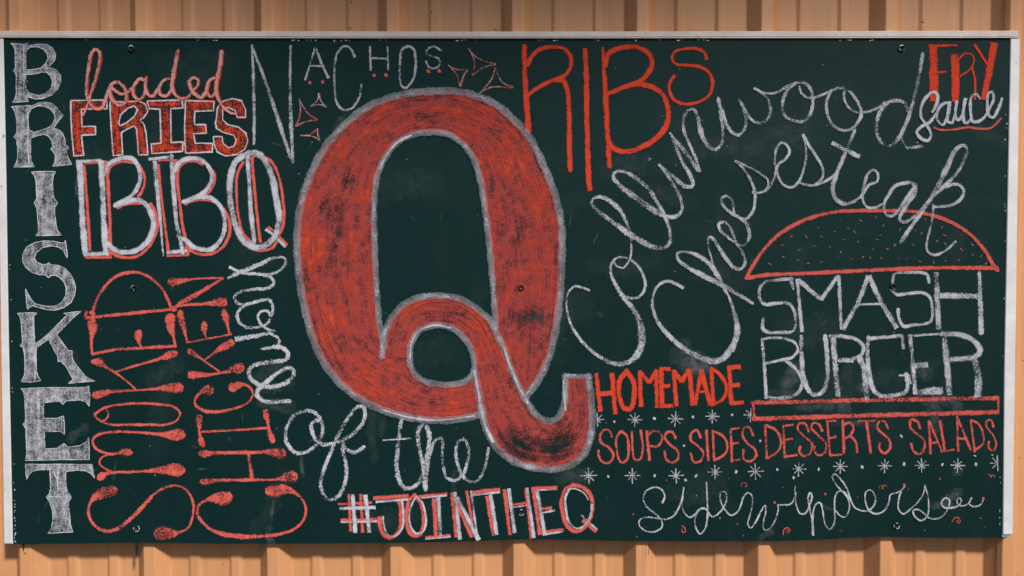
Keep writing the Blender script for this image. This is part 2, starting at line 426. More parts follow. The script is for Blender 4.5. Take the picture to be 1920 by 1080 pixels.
# screws sunk into the board, each with a broken ring of chipped paint round it
def lathe(mb, c, prof, n=20):
    rows = []
    for rr, y in prof:
        rows.append([mb.add((c.x + rr * math.cos(6.28318 * k / n), y, c.z + rr * math.sin(6.28318 * k / n))) for k in range(n)])
    for A, B in zip(rows, rows[1:]):
        for k in range(n): mb.f.append([A[k], A[(k + 1) % n], B[(k + 1) % n], B[k]])
    return rows
SCREW, _nt, _n, _l = newmat('painted_screw_head'); _b = _n['Principled BSDF']
_b.inputs['Base Color'].default_value = (0.008, 0.014, 0.014, 1); _b.inputs['Roughness'].default_value = 0.65; _b.inputs['Specular IOR Level'].default_value = 0.2
for (sx, sy, rings) in ((247, 92, ((40, 150, .9),)), (252.5, 540, ((90, 190, .45), (250, 290, .5))), (257.5, 990, ((150, 215, .9), (225, 330, 1.0), (340, 385, .8), (30, 60, .7))),
                        (977, 540, ()), (977, 960, ((200, 340, .8), (60, 110, .6))), (1690, 91, ((60, 150, .8), (170, 260, .5), (300, 330, .4))),
                        (1674.5, 538, ((230, 320, .4),)), (1679.5, 985, ((250, 370, 1.0), (60, 95, .6), (150, 230, .5)))):
    c = P(sx, sy); mb = MB(); mb.smooth = True
    rows = lathe(mb, c, ((0.0076, -0.0004), (0.0074, -0.0032), (0.0062, -0.0044), (0.0047, -0.0038), (0.0030, -0.0012), (0.0006, -0.0008)))
    mb.f.append(rows[-1][::-1])
    sc = mb.build('screw', SCREW, board, 'black screw head sunk in the board')
    if rings:
        mb = MB()
        for a0, a1, wd in rings:
            k = max(4, int((a1 - a0) / 8)); pr_ = None
            for j in range(k + 1):
                a = math.radians(a0 + (a1 - a0) * j / k); t = max(0.0, math.sin(math.pi * j / k)) ** .5
                r0 = 0.0068 - random.uniform(0, .0006); r1 = r0 + 0.0016 * wd * t * random.uniform(.6, 1.2) + .0002
                i0 = mb.add((c.x + r0 * math.cos(a), -0.0046, c.z + r0 * math.sin(a))); i1 = mb.add((c.x + r1 * math.cos(a), -0.0042, c.z + r1 * math.sin(a)))
                if pr_: mb.f.append([pr_[0], pr_[1], i1, i0])
                pr_ = (i0, i1)
        mb.build('chipped_paint', FLAKE, sc)

# flakes of white paint along the rails
mb = MB()
def flake(x, y, w, h):
    z = -0.0009; n = random.randint(4, 6); c0 = len(mb.v)
    for k in range(n):
        a = 6.283 * k / n + random.uniform(-.3, .3); rr = random.uniform(.6, 1.1)
        mb.add(P(x + math.cos(a) * w * rr, y + math.sin(a) * h * rr, z))
    mb.f.append(list(range(c0, c0 + n)))
for x in (161, 370, 374, 392, 402, 406, 549, 552, 560, 575, 583, 592, 627, 640, 648, 655, 712, 725, 857, 866, 873, 893, 1011, 1018, 1040, 1046, 1117, 1122, 1190, 1192, 1236, 1272, 1279, 1310, 1319, 1327, 1575, 1588, 1594, 1632, 1637):
    flake(x, 75.2 + random.uniform(-.5, .8), random.uniform(1.2, 4.2), random.uniform(.5, 1.0))
flake(627, 78.5, .8, .8); flake(858, 76.5, 1.6, 1.5); flake(1192, 76.8, 1.3, 1); flake(1636, 74.6, 2.2, .9)
for y in (497, 504, 562, 640, 728, 735, 870, 905, 918, 938, 946, 951, 957, 960, 971, 977, 985, 992, 1000, 1003, 1008, 1014, 1016):
    x = 9 + (y - 75) * 0.0185 + random.uniform(1, 3.5)
    flake(x, y, random.uniform(.5, 1.2), random.uniform(.7, 2.4))
for y in (215, 232, 240, 262, 330, 383, 388, 395, 452, 560, 668, 895, 905, 957, 960, 971, 979, 983):
    x = 1891 - (y - 75) * 0.0155 - random.uniform(0.5, 3.5)
    flake(x, y, random.uniform(.4, 1.0), random.uniform(.6, 2.0))
mb.build('paint_flakes', FLAKE, board)['kind'] = 'stuff'

# ------------------------------------------------------------------ unseen slab added overhead so its edge shades the top of the wall
SHADE_SLAB, _nt, _n, _l = newmat('shade_slab_brown'); _n['Principled BSDF'].inputs['Base Color'].default_value = (0.20, 0.13, 0.085, 1)
mb = MB(); out = 1.9; zr = 0.688 + out * math.tan(SUN_EL) / math.cos(SUN_AZ)
xs = [-3.2 + 0.2 * i for i in range(33)]
for x in xs:
    xw = x - out * math.tan(SUN_AZ)                          # where this bit of the edge throws its shadow
    d = out + 0.112 * math.exp(-((xw + 0.05) / 0.75) ** 2) - 0.035 * max(0, xw)  # front edge bulged to deepen the shade towards the middle
    for (y, z) in ((RT, zr), (-d, zr), (-d, zr + 0.04), (RT, zr + 0.04)): mb.add((x, y, z))
for i in range(len(xs) - 1):
    for k in range(4):
        a = i * 4 + k; c = i * 4 + (k + 1) % 4; mb.f.append([a, c, c + 4, a + 4])
ro = mb.build('added_shade_slab', SHADE_SLAB); ro['kind'] = 'structure'

# ------------------------------------------------------------------ the writing, word by word
def part(name, label, mat, jobs, layer=1, cov=0.74, parent=None, **k):
    """one word or drawing; jobs = [(tile, strokes), ...]"""
    mb = MB()
    for j in jobs:
        kk = dict(k); kk.update(j[2] if len(j) > 2 else {})
        cv = kk.pop('cov', cov)
        strokes(mb, j[0], j[1], cov=cv, layer=layer, **kk)
    return mb.build(name, mat, parent or board, label)

# wiped-off chalk left on the board
mb = MB()
def smear(tile, text, w, cov): strokes(mb, tile, text, w=w, cov=cov * .45, layer=0, wob=0.4, taper=True)
smear('U', '180,420 185,500 195,590', 7, .30); smear('U', '180,420 175,520', 4, .25)
smear('U', '720,80 705,250 730,450', 16, .10); smear('U', '790,130 780,260', 14, .08); smear('U', '1325,540 1320,680', 10, .12)
smear('T4', '40,300 110,240 160,205', 16, .16); smear('T4', '1580,720 1560,850 1550,960', 6, .22); smear('T4', '1550,960 1520,1010 1560,1070', 12, .22)
smear('T4', '1480,20 1600,40 1700,60', 22, .16); smear('T4', '1240,270 1240,310', 6, .16); smear('T4', '950,340 1000,360', 5, .2); smear('T4', '1000,515 1070,520', 4, .25)
smear('T3', '640,880 760,830 850,760', 30, .08); smear('T3', '1450,860 1560,800 1640,780', 24, .12); smear('T3', '1500,960 1600,950 1700,920', 18, .15)
smear('Y3', '930,790 1000,830 1090,850', 40, .18); smear('Y3', '950,650 1000,700 1005,720', 6, .25); smear('Y3', '310,460 360,490', 6, .25)
smear('Y3', '980,690 1060,860 1120,870', 22, .15); smear('Y3', '1720,1000 1760,980 1820,900', 26, .16); smear('Y3', '1480,60 1500,120', 12, .06)
smear('M', '300,880 330,830 390,780', 20, .16); smear('M', '290,930 350,900 400,900', 18, .12); smear('M', '850,960 870,940 890,960', 16, .2); smear('M', '1310,830 1360,850 1350,870', 20, .16)
smear('M', '740,880 760,800 800,780', 22, .08); smear('M', '150,1000 260,990 380,1000', 16, .14); smear('M', '1440,1040 1520,1050', 22, .14)
smear('H', '300,55 420,50 560,45', 14, .20); smear('H', '640,20 660,70', 26, .18); smear('H', '1300,20 1320,70', 28, .20); smear('H', '1480,0 1500,60', 20, .18); smear('H', '1320,110 1330,220', 20, .16)
smear('H', '1400,760 1450,720 1520,690', 16, .28); smear('H', '1300,800 1400,785 1480,800', 12, .22); smear('H', '560,180 700,170 900,210', 10, .10); smear('H', '640,180 780,160', 8, .16)
smear('H', '1480,550 1520,530', 14, .12); smear('H', '20,1040 80,1000 110,990', 12, .18); smear('H', '500,800 560,820', 8, .16)
smear('S4', '210,900 330,880 400,900', 30, .16); smear('S4', '1140,60 1240,90 1330,60', 30, .12)
smear('W', '440,580 380,640 360,690', 14, .10); smear('W', '380,620 410,600', 5, .2); smear('px', '212,905 215,880 218,860', 4, .18); smear('B', '860,650 855,740 850,780', 3, .25)
smear('C', '265,185 320,178', 2.4, .5); smear('px', '72,960 72,985', 2, .15); smear('Q2', '85,270 95,390', 3, .3)
for k in range(46):                                          # old wipe marks all over
    x, y = random.uniform(40, 1860), random.uniform(90, 990); a = random.uniform(-.5, .5) + (1.57 if random.random() < .35 else 0); l = random.uniform(40, 170)
    bx, by = random.uniform(-14, 14), random.uniform(-14, 14)
    smear('px', f'{x},{y} {x+math.cos(a)*l*.5+bx},{y+math.sin(a)*l*.5+by} {x+math.cos(a)*l},{y+math.sin(a)*l}', random.uniform(20, 60), random.uniform(.02, .06))
for k in range(60):                                          # stray chalk scratches
    x, y = random.uniform(40, 1860), random.uniform(90, 1000); a = random.uniform(0, 3.14); l = random.uniform(5, 26)
    smear('px', f'{x},{y} {x+math.cos(a)*l},{y+math.sin(a)*l}', random.uniform(.8, 1.6), random.uniform(.12, .34))
mb.build('wiped_chalk', DUST, board, 'faint wiped chalk smears on the dark panel')['kind'] = 'stuff'

# BRISKET, seven hatched serif capitals
brisket = [
 ('A', '120,127 270,140 315,125 285,165 330,150 430,135 530,140 590,180 630,250 615,320 560,375 515,415 560,402 630,425 680,490 685,560 650,640 580,710 480,750 400,755 330,735 300,715 318,780 140,795 170,750 185,690 180,600 185,500 170,455 150,437 175,405 170,300 170,200 150,150 / 290,430 290,250 300,200 340,170 420,165 490,195 535,250 540,300 510,360 460,405 400,418 / 290,640 290,478 370,475 460,455 520,452 570,490 590,560 575,630 520,690 440,715 380,705 330,680'),
 ('A', '130,840 220,835 345,825 325,860 370,825 440,795 520,788 590,805 640,850 680,910 712,940 670,985 630,1040 600,1085 660,1100 705,1140 730,1210 735,1270 770,1295 750,1340 760,1400 785,1450 808,1490 590,1512 615,1470 625,1400 605,1350 570,1320 595,1290 580,1220 545,1170 490,1150 400,1175 345,1200 345,1300 345,1400 355,1460 385,1515 155,1520 185,1470 200,1400 195,1300 185,1210 155,1180 185,1140 190,1080 185,1000 175,920 155,870 / 325,1105 315,1000 318,920 350,865 420,830 500,835 570,870 610,920 620,970 590,1040 550,1075 450,1110 380,1130'),
 ('B', '355,495 470,490 625,490 600,530 590,600 595,700 605,780 648,850 615,890 615,960 630,1080 645,1150 690,1205 405,1212 430,1170 430,1080 420,960 415,900 385,850 415,790 410,700 405,600 390,540'),
 ('C', '735,185 745,250 755,320 757,382 740,360 715,300 660,260 580,245 480,265 410,320 385,380 410,430 470,455 520,455 545,435 570,458 660,465 730,500 790,560 830,640 850,710 840,800 800,880 720,940 620,970 520,965 420,935 370,920 335,935 310,960 300,900 295,820 285,725 310,780 350,850 390,895 460,915 540,928 620,925 700,880 740,800 745,720 720,650 670,600 620,575 580,578 545,605 515,572 440,570 360,545 290,490 255,420 255,340 300,260 390,210 500,190 600,195 690,215 720,212'),
 ('D', '195,105 300,100 415,100 380,135 380,220 385,330 395,450 470,400 560,320 660,220 760,120 715,105 800,95 912,82 830,150 740,240 650,330 635,335 680,400 740,490 770,525 810,525 810,590 830,650 900,740 970,820 1010,845 1068,868 900,880 770,893 825,850 790,790 740,700 680,640 650,650 650,590 610,520 545,400 480,440 410,495 405,600 410,750 425,810 460,860 350,880 240,873 275,800 280,700 275,560 260,490 228,470 255,430 245,330 240,220 225,140'),
 ('E', '235,52 400,45 600,40 960,38 1000,18 1012,130 1003,250 970,200 900,180 740,190 708,230 670,195 490,210 490,385 640,388 715,360 725,460 725,570 690,535 500,535 505,730 640,725 720,670 760,710 900,695 965,655 998,600 1005,730 1005,850 700,852 500,858 285,862 300,800 295,650 290,500 258,450 285,425 285,300 275,150 265,90'),
 ('G', '285,120 450,125 700,122 900,125 1035,125 1050,200 1068,285 1020,225 960,195 860,190 740,205 740,300 750,400 770,450 803,492 775,545 770,600 785,700 790,800 820,885 700,890 540,902 580,840 595,740 590,650 560,550 522,490 555,460 570,400 565,300 560,185 450,185 370,200 330,235 300,292 290,210')]
mb = MB(); rings = []
for t, d in brisket: rings += fills(mb, t, d, 0.47, 1)
fl = mb.build('lettering', HATCH, board, 'seven hatched white serif capitals reading BRISKET down the left edge')
mb = MB(); ring_strokes(mb, rings, 1.3, 0.68, 2)
strokes(mb, 'G', 'L w1.5 540,490 790,492 | L w1.5 650,140 650,420 | L w2 600,200 640,290', cov=.75, layer=2)
strokes(mb, 'E', 'L w8 430,60 440,700', cov=.55, layer=2); strokes(mb, 'D', 'L w4 370,130 385,500 395,850', cov=.55, layer=2)
strokes(mb, 'A', 'L w3 268,150 270,700 | L w3 305,860 310,1300 330,1480', cov=.6, layer=2)
mb.build('letter_outline', WHITE, fl)

# FRIES under the script word loaded
fries = ['50,475 320,470 325,535 130,540 135,670 235,668 238,730 130,735 148,885 75,890 60,750 52,600',
 '345,480 450,485 560,478 610,500 628,555 600,600 570,622 600,650 615,720 630,880 560,882 550,760 545,690 525,665 470,690 430,715 440,880 370,888 355,700 348,580 / 410,640 425,580 480,530 530,515 550,545 530,590 470,640 420,665',
 '622,478 885,470 892,530 800,535 803,790 892,785 890,855 660,872 655,800 728,795 720,540 640,535',
 '910,475 1125,480 1122,550 980,555 978,655 1060,655 1068,718 970,722 985,795 1115,795 1112,860 910,868 905,700',
 '1145,600 1150,530 1190,480 1260,460 1330,475 1360,540 1362,600 1300,600 1285,550 1230,525 1190,545 1190,620 1230,655 1310,675 1365,720 1378,780 1355,840 1290,880 1210,890 1150,860 1125,800 1120,745 1185,745 1195,800 1235,830 1275,815 1292,770 1275,735 1200,715 1145,685 1135,640']
mb = MB(); rings = []
for d in fries: rings += fills(mb, 'P', d, 0.48, 1)
fl = mb.build('lettering', FILL, board, 'orange block capitals reading FRIES with white outlines')
mb = MB(); ring_strokes(mb, rings, 2.2, 0.80, 2, .25); mb.build('letter_outline', WHITE, fl)
mb = MB()
for d in fries: ring_strokes(mb, [[(x, y) for x, y, _ in conv('P', r.split(), 1)] for r in d.split('/')], 6, .52, 1)
strokes(mb, 'P', 'L w9 95,560 110,860 | L w9 390,560 410,860 | L w10 575,680 600,850 | L w7 640,505 780,505 | L w10 1150,800 1240,860 | L w8 680,830 800,830', cov=.60, layer=1)
mb.build('letter_shading', ORANGE, fl)
loaded = '140,590,4 170,520,5 200,420,7 235,310,8 265,190,8 262,110,7 235,88,6 205,120,8 185,220,8 170,330,8 168,420,8 190,490,8 235,535,7 280,530,7 310,470,8 335,390,8 370,342,8 410,338,8 445,370,8 465,430,8 460,480,8 420,510,8 375,485,8 345,430,8 350,380,7 385,400,7 430,425,7 480,410,7 520,370 | 605,325 570,310 530,350 515,400 530,450 565,465 600,430 612,360 615,300 | 612,305 612,390 635,435 665,440 695,400 730,340 | 800,312 750,320 715,380 725,430 765,440 800,400 815,320 | 850,105,8 835,200,9 815,300,9 810,380,8 840,440,7 890,458,7 930,445,7 965,400,7 1000,360,7 1005,320,6 975,302,7 940,330,8 950,380,8 985,430,8 1030,450,8 1060,410,8 1080,340,7 | 1130,298 1085,330 1070,400 1095,445 1130,420 1148,330 | 1180,110,8 1172,200,9 1150,300,9 1138,390,8 1160,470,7 1200,530,6 1245,565,5 1290,575,4'
a = part('lettering', 'pink script word reading loaded, its tails crossing FRIES', ORANGE, [('P', loaded, dict(dx=1.3, dy=.4, wm=1.18, cov=.60))], layer=3, w=7)
part('letter_highlight', None, PINK, [('P', loaded, dict(wm=.95))], layer=4, cov=.70, parent=a, w=7)

# BBQ
bbq_red = 'L w6 150,160 170,400 195,800 | L w4 150,145 270,140 | L w6.5 308,125 330,300 345,600 345,840 | w5 325,260 345,180 400,142 470,132 540,150 | w5.5 560,150 600,230 605,290 575,370 550,400 | w5 400,485 460,455 540,445 590,447 | w6 645,440 685,520 700,600 680,690 620,790 540,845 450,850 390,835 345,800 | L w5 160,850 360,850 | L w5 705,150 730,400 785,825 | L w4 705,125 790,120 | w6 835,115 850,300 870,450 890,620 920,760 930,835 | L w5 770,840 935,832 | w5 850,280 865,180 910,140 980,130 1045,155 | w5 1085,165 1130,230 1125,300 1080,365 1040,385 | w4 905,455 980,425 1060,420 1120,435 | w6 1190,480 1235,560 1245,640 1220,730 1150,805 1060,830 980,815 925,775 | w5 1345,130 1300,230 1295,400 1310,550 1350,680 1410,740 | L w5.5 1408,100 1425,300 1450,550 1472,740 | w4 1410,105 1430,92 1450,95 | w6 1515,100 1570,150 1615,260 1640,400 1650,520 1640,620 1610,680 | w5 1600,730 1560,780 1480,800 1410,790 | L w4 1530,620 1565,650 | L w5 1610,690 1675,760'
bbq_white = 'L w11 116,130 128,330 140,600 162,825 | L w7 93,130 282,124 | L w11 278,125 290,350 300,600 312,815 | L w9 148,828 335,820 | w9 308,220 340,150 400,115 460,105 520,115 560,180 572,260 545,340 490,400 440,430 388,457 | w10 390,460 450,440 540,420 600,440 650,510 670,590 655,680 600,760 520,805 430,810 370,785 328,750 | L w7 635,115 822,92 | L 680,125,10 700,350,9 725,600,7 745,842,4 | 805,90,9 815,250,9 830,450,9 845,600,9 870,700,9 890,810,9 | L w8 768,815 922,800 | w9 830,200 870,135 940,108 1020,115 1080,165 1110,240 1085,320 1020,385 950,420 900,433 | w9 905,430 1000,400 1080,400 1150,440 1195,520 1205,620 1180,710 1120,780 1050,795 970,770 910,720 860,695 | w12 1440,65 1360,80 1290,130 1250,240 1245,400 1265,520 1300,640 1350,730 1420,770 1490,770 1560,720 1600,640 1612,540 1590,400 1570,280 1530,170 1480,90 1440,65 | L w9 1375,85 1390,300 1400,500 1430,745 | L w7 1512,638 1580,690 1662,772'
a = part('lettering', 'big double-stroke white capitals reading BBQ with orange shadow strokes', WHITE, [('Q2', bbq_white)], layer=3, cov=.68, wm=1.08)
part('letter_shadow', 'orange shadow strokes', CORAL, [('Q2', bbq_red)], layer=1, cov=.90, parent=a)

# SMOKED CHICKEN, two lines of drop-ended capitals running upwards
smoked = [('T3', 'w7 212,400 240,300 300,200 380,120 470,85 560,85 650,125 730,200 780,290 808,355 | L w7 165,425 300,410 500,390 835,358 | L w15 152,402 172,406 | L w10 205,370 222,410 | L w10 808,355 845,352 | 212,462,15 214,490,15 212,540,10 205,610,6 212,695,5 | L w6.5 205,697 400,660 845,635 | 798,425,15 795,460,15 805,510,12 822,570,6 836,640,5 | 562,535,11 556,560,12 562,600,8 580,650,4 | 228,752,12 260,755,14 300,785,9 380,832,5 460,890,3.5 545,968,3.5 | 380,832,4 480,800,5 600,765,5 720,730,7 790,705,13 830,690,11 | 238,1005,13 270,995,13 350,978,9 450,972,6 560,966,4 680,957,6 760,948,12 830,948,17 880,952,16 895,955,9'),
 ('T4', 'w5.5 228,108 300,60 420,35 580,25 720,35 820,50 870,95 850,150 760,185 650,185 500,185 360,185 290,165 240,130 226,98 | w4 315,70 335,105 315,145 285,158 | 912,268,9 880,262,17 830,262,18 770,262,11 700,255,7 500,240,6 360,240,6 260,260,5.5 215,300,5 235,360,5 300,395,5 360,405,6 420,395,8 460,390,13 488,392,12 | w4 345,408 285,430 265,470 300,510 375,545 | 262,602,8 278,575,13 310,555,9 400,542,6 500,540,6 650,530,8 750,525,14 830,525,20 880,527,17 910,530,6 | 398,665,8 370,675,18 330,685,19 275,705,17 215,745,9 185,805,6 190,880,6 240,950,7 320,985,8 400,965,8 500,890,8 600,790,8 690,695,6 780,650,6 860,645,5 930,690,5 970,780,6 965,870,5 930,960,5 870,990,7 810,1000,15 740,1002,22 695,1002,19 672,1000,9')]
chicken = [('T3', '778,158,9 810,157,14 850,152,12 920,140,7 1000,130,4 1195,125,4 | 1195,125,4 1050,215,8 900,300,10 838,338,6 | 838,338,4 950,325,6 1060,320,7 1130,312,12 1190,306,16 1222,303,10 | 872,388,11 876,420,12 892,480,11 910,545,6 925,605,4 | L w4.5 918,610 1258,547 | 1050,470,10 1050,500,11 1056,535,7 1068,575,3 | 1202,378,10 1212,420,12 1228,480,7 1240,550,5 | 928,665,9 950,680,12 985,702,9 1050,745,5 1110,788,4 1168,828,4 | 1050,745,4 1120,690,6 1190,645,12 1240,620,15 1275,603,9 | 930,848,11 970,850,14 1030,852,10 1100,850,7 1200,832,7 1270,812,13 1320,800,17 1352,795,11 | 1122,970,10 1085,967,17 1030,982,9 985,1030,5 985,1075,5 1030,1110,7 1090,1128,7 1180,1125,6 1290,1100,6 1380,1060,5 1415,1000,5 1400,950,5 1350,925,7 1295,932,13 1262,952,14 1248,972,8'),
 ('T4', '1015,112,10 1014,150,13 1014,195,9 1014,240,5 1022,285,9 1038,330,12 1046,352,8 | L w5 1025,240 1250,228 1525,210 | 1508,72,9 1515,110,11 1528,165,7 1536,205,5 1548,255,10 1562,300,11 | 1010,410,9 1040,405,14 1090,400,11 1150,396,8 1380,395,8 1500,390,8 1570,392,13 1630,400,19 1665,402,10 | L w8 1383,400 1412,590 | 1018,610,7 1050,614,12 1100,608,10 1160,602,7 1400,600,7 1600,595,7 1670,582,16 1720,572,19 1752,565,9 | 1255,705,10 1210,735,22 1150,737,17 1070,750,7 1012,790,6 1000,850,6 1040,920,7 1120,980,7 1220,1010,9 1350,1025,9 1500,1020,8 1640,1000,7 1740,960,5 1800,890,6 1815,820,6 1790,750,6 1730,695,9 1660,672,15 1600,680,20 1545,680,18 1510,678,9')]
def drop(q): return q * (1.04 + 0.14 * max(0, min(1, (q - 7) / 7)))
part('lettering', 'coral drop-ended capitals reading SMOKED, running upwards', CORAL, smoked, cov=.70, wm=drop)
part('lettering', 'coral drop-ended capitals reading CHICKEN, running upwards', CORAL, chicken, cov=.68, wm=drop)

# home of the
home = '1238,40,5 1285,65,6 1345,88,6 | 1225,125,6 1320,85,8 1450,30,8 1560,-20,7 1640,-30,6 1665,0,6 1630,60,6 1560,95,6 1500,100,6 1420,92,6 1330,88,6 | w6.5 1480,98 1550,120 1575,165 1530,200 1430,210 1330,225 1280,260 1285,300 1340,325 1420,310 1490,290 1540,290 1565,340 1555,410 1520,470 1450,495 1370,495 1310,450 1300,400 1330,350 1370,322 | w5.5 1550,410 1525,372 1480,375 1455,410 1470,460 1520,505 1585,525 | L 1282,585,9 1440,560,8 1590,525,6 | w6.5 1560,550 1600,570 1615,610 1580,642 1488,655 | w8 1580,642 1640,650 1680,690 1665,735 1590,750 1480,765 1410,790 1385,830 1400,880 1450,920 1520,940 1600,935 1680,900 1720,860 1720,820 1690,800 1630,820 1560,870 1490,930 1450,975 1450,1010 1490,1045 1560,1055 1692,1045'
ofthe = 'w9 320,140 290,100 230,80 150,100 90,160 62,250 75,330 120,385 190,400 260,365 315,305 340,230 325,160 290,155 255,190 265,250 300,310 350,335 420,325 490,300 560,260 620,200 655,130 655,70 620,45 570,80 520,150 470,240 430,320 390,420 350,520 325,620 340,700 390,750 440,735 490,670 515,580 515,480 495,390 488,310 510,360 560,390 610,380 645,355'
the = 'w10 930,150 915,250 900,400 895,500 910,590 950,655 1000,660 1060,620 1105,520 1130,380 1140,270 1115,195 1085,185 1060,230 1055,300 1075,400 1095,500 1105,600 1110,668 | w8 1115,660 1125,520 1145,400 1180,310 1225,285 1240,320 1235,400 1245,500 1270,580 1330,605 1390,560 1425,470 1435,370 1400,295 1360,310 1340,380 1350,470 1390,570 1440,610 1490,610 1540,550 1570,450 1582,368 | L 790,302,3 1005,288,4'
part('lettering', 'white script word reading home, tumbling downwards beside the giant Q', WHITE, [('T3', home)], cov=.57, wm=1.2)
part('lettering', 'white looping script words reading of the, beneath the giant Q', WHITE, [('U', ofthe), ('U', the)], cov=.56)

# #JOINTHEQ, red strokes with white strokes beside them
jr = [('U', 'L w6 535,705 550,985 | L w7 625,705 640,995 | L w6 455,782 712,770 | L w7 475,902 742,895 | L w8 720,737 985,720 | w9 918,760 930,850 920,960 880,1020 830,1030 780,980 765,890 | w8 1030,715 990,750 970,850 975,950 1010,1010 1060,1015 1088,970 1098,880 1078,780 1030,715 | L w7 1060,727 1275,700 | L w8 1175,740 1190,1020 | L w6 1110,1032 1300,1015 | L w8 1308,695 1345,1030 | L w8 1330,740 1460,1030 | L w6 1420,680 1450,850 1465,940 | L w8 1462,695 1670,670 | L w8 1573,720 1620,1018 | L w8 1702,670 1745,1012 | L w7 1865,660 1905,1040 | L w6 1760,787 1880,770'),
      ('V', 'L w8 160,580 210,932 | L w7 148,585 340,575 | L w7 210,737 300,730 | L w7 205,917 388,890 | w8 460,560 400,590 370,680 385,790 420,870 480,905 540,880 590,800 605,700 580,620 530,575 460,560 | L w7 530,820 632,908')]
jw = [('U', 'L w9 565,708 585,998 | L w9 660,710 690,995 | L w8 465,815 737,805 | L w5 475,917 748,910 | L w6 738,765 982,745 | w5 935,750 945,850 940,950 900,1010 850,1025 810,980 790,870 | w5 1040,725 1010,780 990,850 1000,950 1040,1000 1090,990 1115,920 1105,830 1080,760 1040,722 | L w4 1080,735 1272,715 | L w9 1207,730 1225,1022 | L w4 1110,1042 1302,1026 | L w9 1330,690 1370,1048 | L w9 1348,730 1510,1052 | L w6 1452,680 1475,850 1500,1050 | L w5 1468,715 1672,690 | L w9 1598,710 1645,1012 | L w9 1735,663 1780,998 | L w4 1760,805 1885,790 | L w8 1872,658 1925,1035'),
      ('V', 'L w9 188,603 245,925 | L w4 185,597 342,590 | L w5 220,768 322,748 | L w5 230,932 382,905 | w6 432,585 400,650 405,750 430,840 490,885 550,855 590,780 600,700 | w3 430,585 490,590 540,620 575,670 | L w4.5 518,782 638,892')]
a = part('lettering', 'red and white doubled capitals reading #JOINTHEQ along the lower edge', CORAL, jr, layer=1, cov=.80)
part('letter_highlight', 'white strokes beside the red ones', WHITE, jw, layer=3, cov=.64, parent=a)

# NACHOS and its chips
nachos = [('P', '1410,55,4 1418,250,7 1425,500,8 1426,808,6 | 1415,85,6 1500,300,8 1600,600,9 1712,945,7 | 1700,58,5 1695,300,7 1702,600,9 1718,945,7'),
 ('W', 'L w6 205,72 170,190 128,322 | L w6 205,72 250,190 303,308 | L w5 165,215 275,215 | w6 502,150 470,85 425,65 375,110 350,220 350,380 370,500 420,545 480,530 530,460 552,348 | L w5.5 615,65 620,250 | L w6 745,70 752,245 | L w5.5 620,155 742,160 | w6 900,65 855,90 840,180 838,280 850,360 880,380 930,330 955,250 955,150 940,85 900,65 | w5 1150,102 1100,70 1050,85 1035,120 1070,140 1130,160 1140,200 1110,230 1060,225 1033,175')]
a = part('lettering', 'thin grey-white capitals of uneven height reading NACHOS at the top', GREY, nachos, cov=.60)
mb = MB()
for x, y, ww in ((165, 342, 8), (260, 335, 7), (645, 285, 7), (735, 283, 7), (1053, 255, 7.5), (1133, 252, 7)):
    mb = MB(); strokes(mb, 'W', f'L {x-9},{y+6},{ww} {x+9},{y-6},{ww}', cov=.85, layer=1); mb.build('letter_dot', CORAL, a, 'orange dot under a letter foot')
chips = ['85,460 95,530 85,600 60,668 | 60,668 130,635 222,620 | 222,618 150,570 92,480', '232,418 225,470 175,518 | 180,515 235,505 292,525 | 290,525 250,480 232,420', '95,738 160,730 228,685 | 225,685 225,730 243,778 | 240,775 190,745 95,738',
 '1205,210 1260,240 1355,242 | 1352,242 1320,290 1292,372 | 1292,370 1265,280 1205,210', '1355,85 1400,140 1475,180 1562,200 | 1560,205 1460,230 1385,290 | 1385,288 1400,200 1390,150 1355,85', '1555,228 1530,310 1440,425 | 1440,415 1530,375 1692,378 | 1690,375 1610,340 1575,280 1555,230']
for d in chips:
    mb = MB(); strokes(mb, 'W', d, w=4.0, cov=.60, layer=1)
    o = mb.build('nacho_chip', RED, board)
    mb = MB(); strokes(mb, 'W', d, w=1.8, cov=.50, layer=2, dx=-.8, dy=-.6); mb.build('chip_outline', GREY, o)

# RIBS
ribs = [('X', '92,68,9 97,300,10 110,500,10 124,698,11 | w8 118,205 150,140 220,85 310,72 390,85 440,150 435,230 390,290 300,325 210,370 122,428 | w9 330,320 385,330 415,400 428,550 430,800 437,995 | L w9.5 548,82 558,300 560,600 575,1080 587,1152 | 680,73,6 690,250,8 705,500,10 720,800,9 731,965,9 | w9 698,210 720,130 780,90 880,70 960,80 1030,130 1050,190 1020,270 950,335 850,370 722,422 | w10 940,350 1050,370 1130,430 1170,540 1165,640 1100,740 1000,810 900,850 800,850 740,810 718,750 | w6 1462,168 1440,110 1380,85 1300,85 1220,110 1200,160 1230,200 1320,210 1420,225 1480,270 1505,340 1480,430 1400,485 1290,500 1220,470 1180,400 1185,340 1222,282')]
part('lettering', 'tall bright orange capitals reading RIBS at the top', ORANGE, ribs, cov=.84)

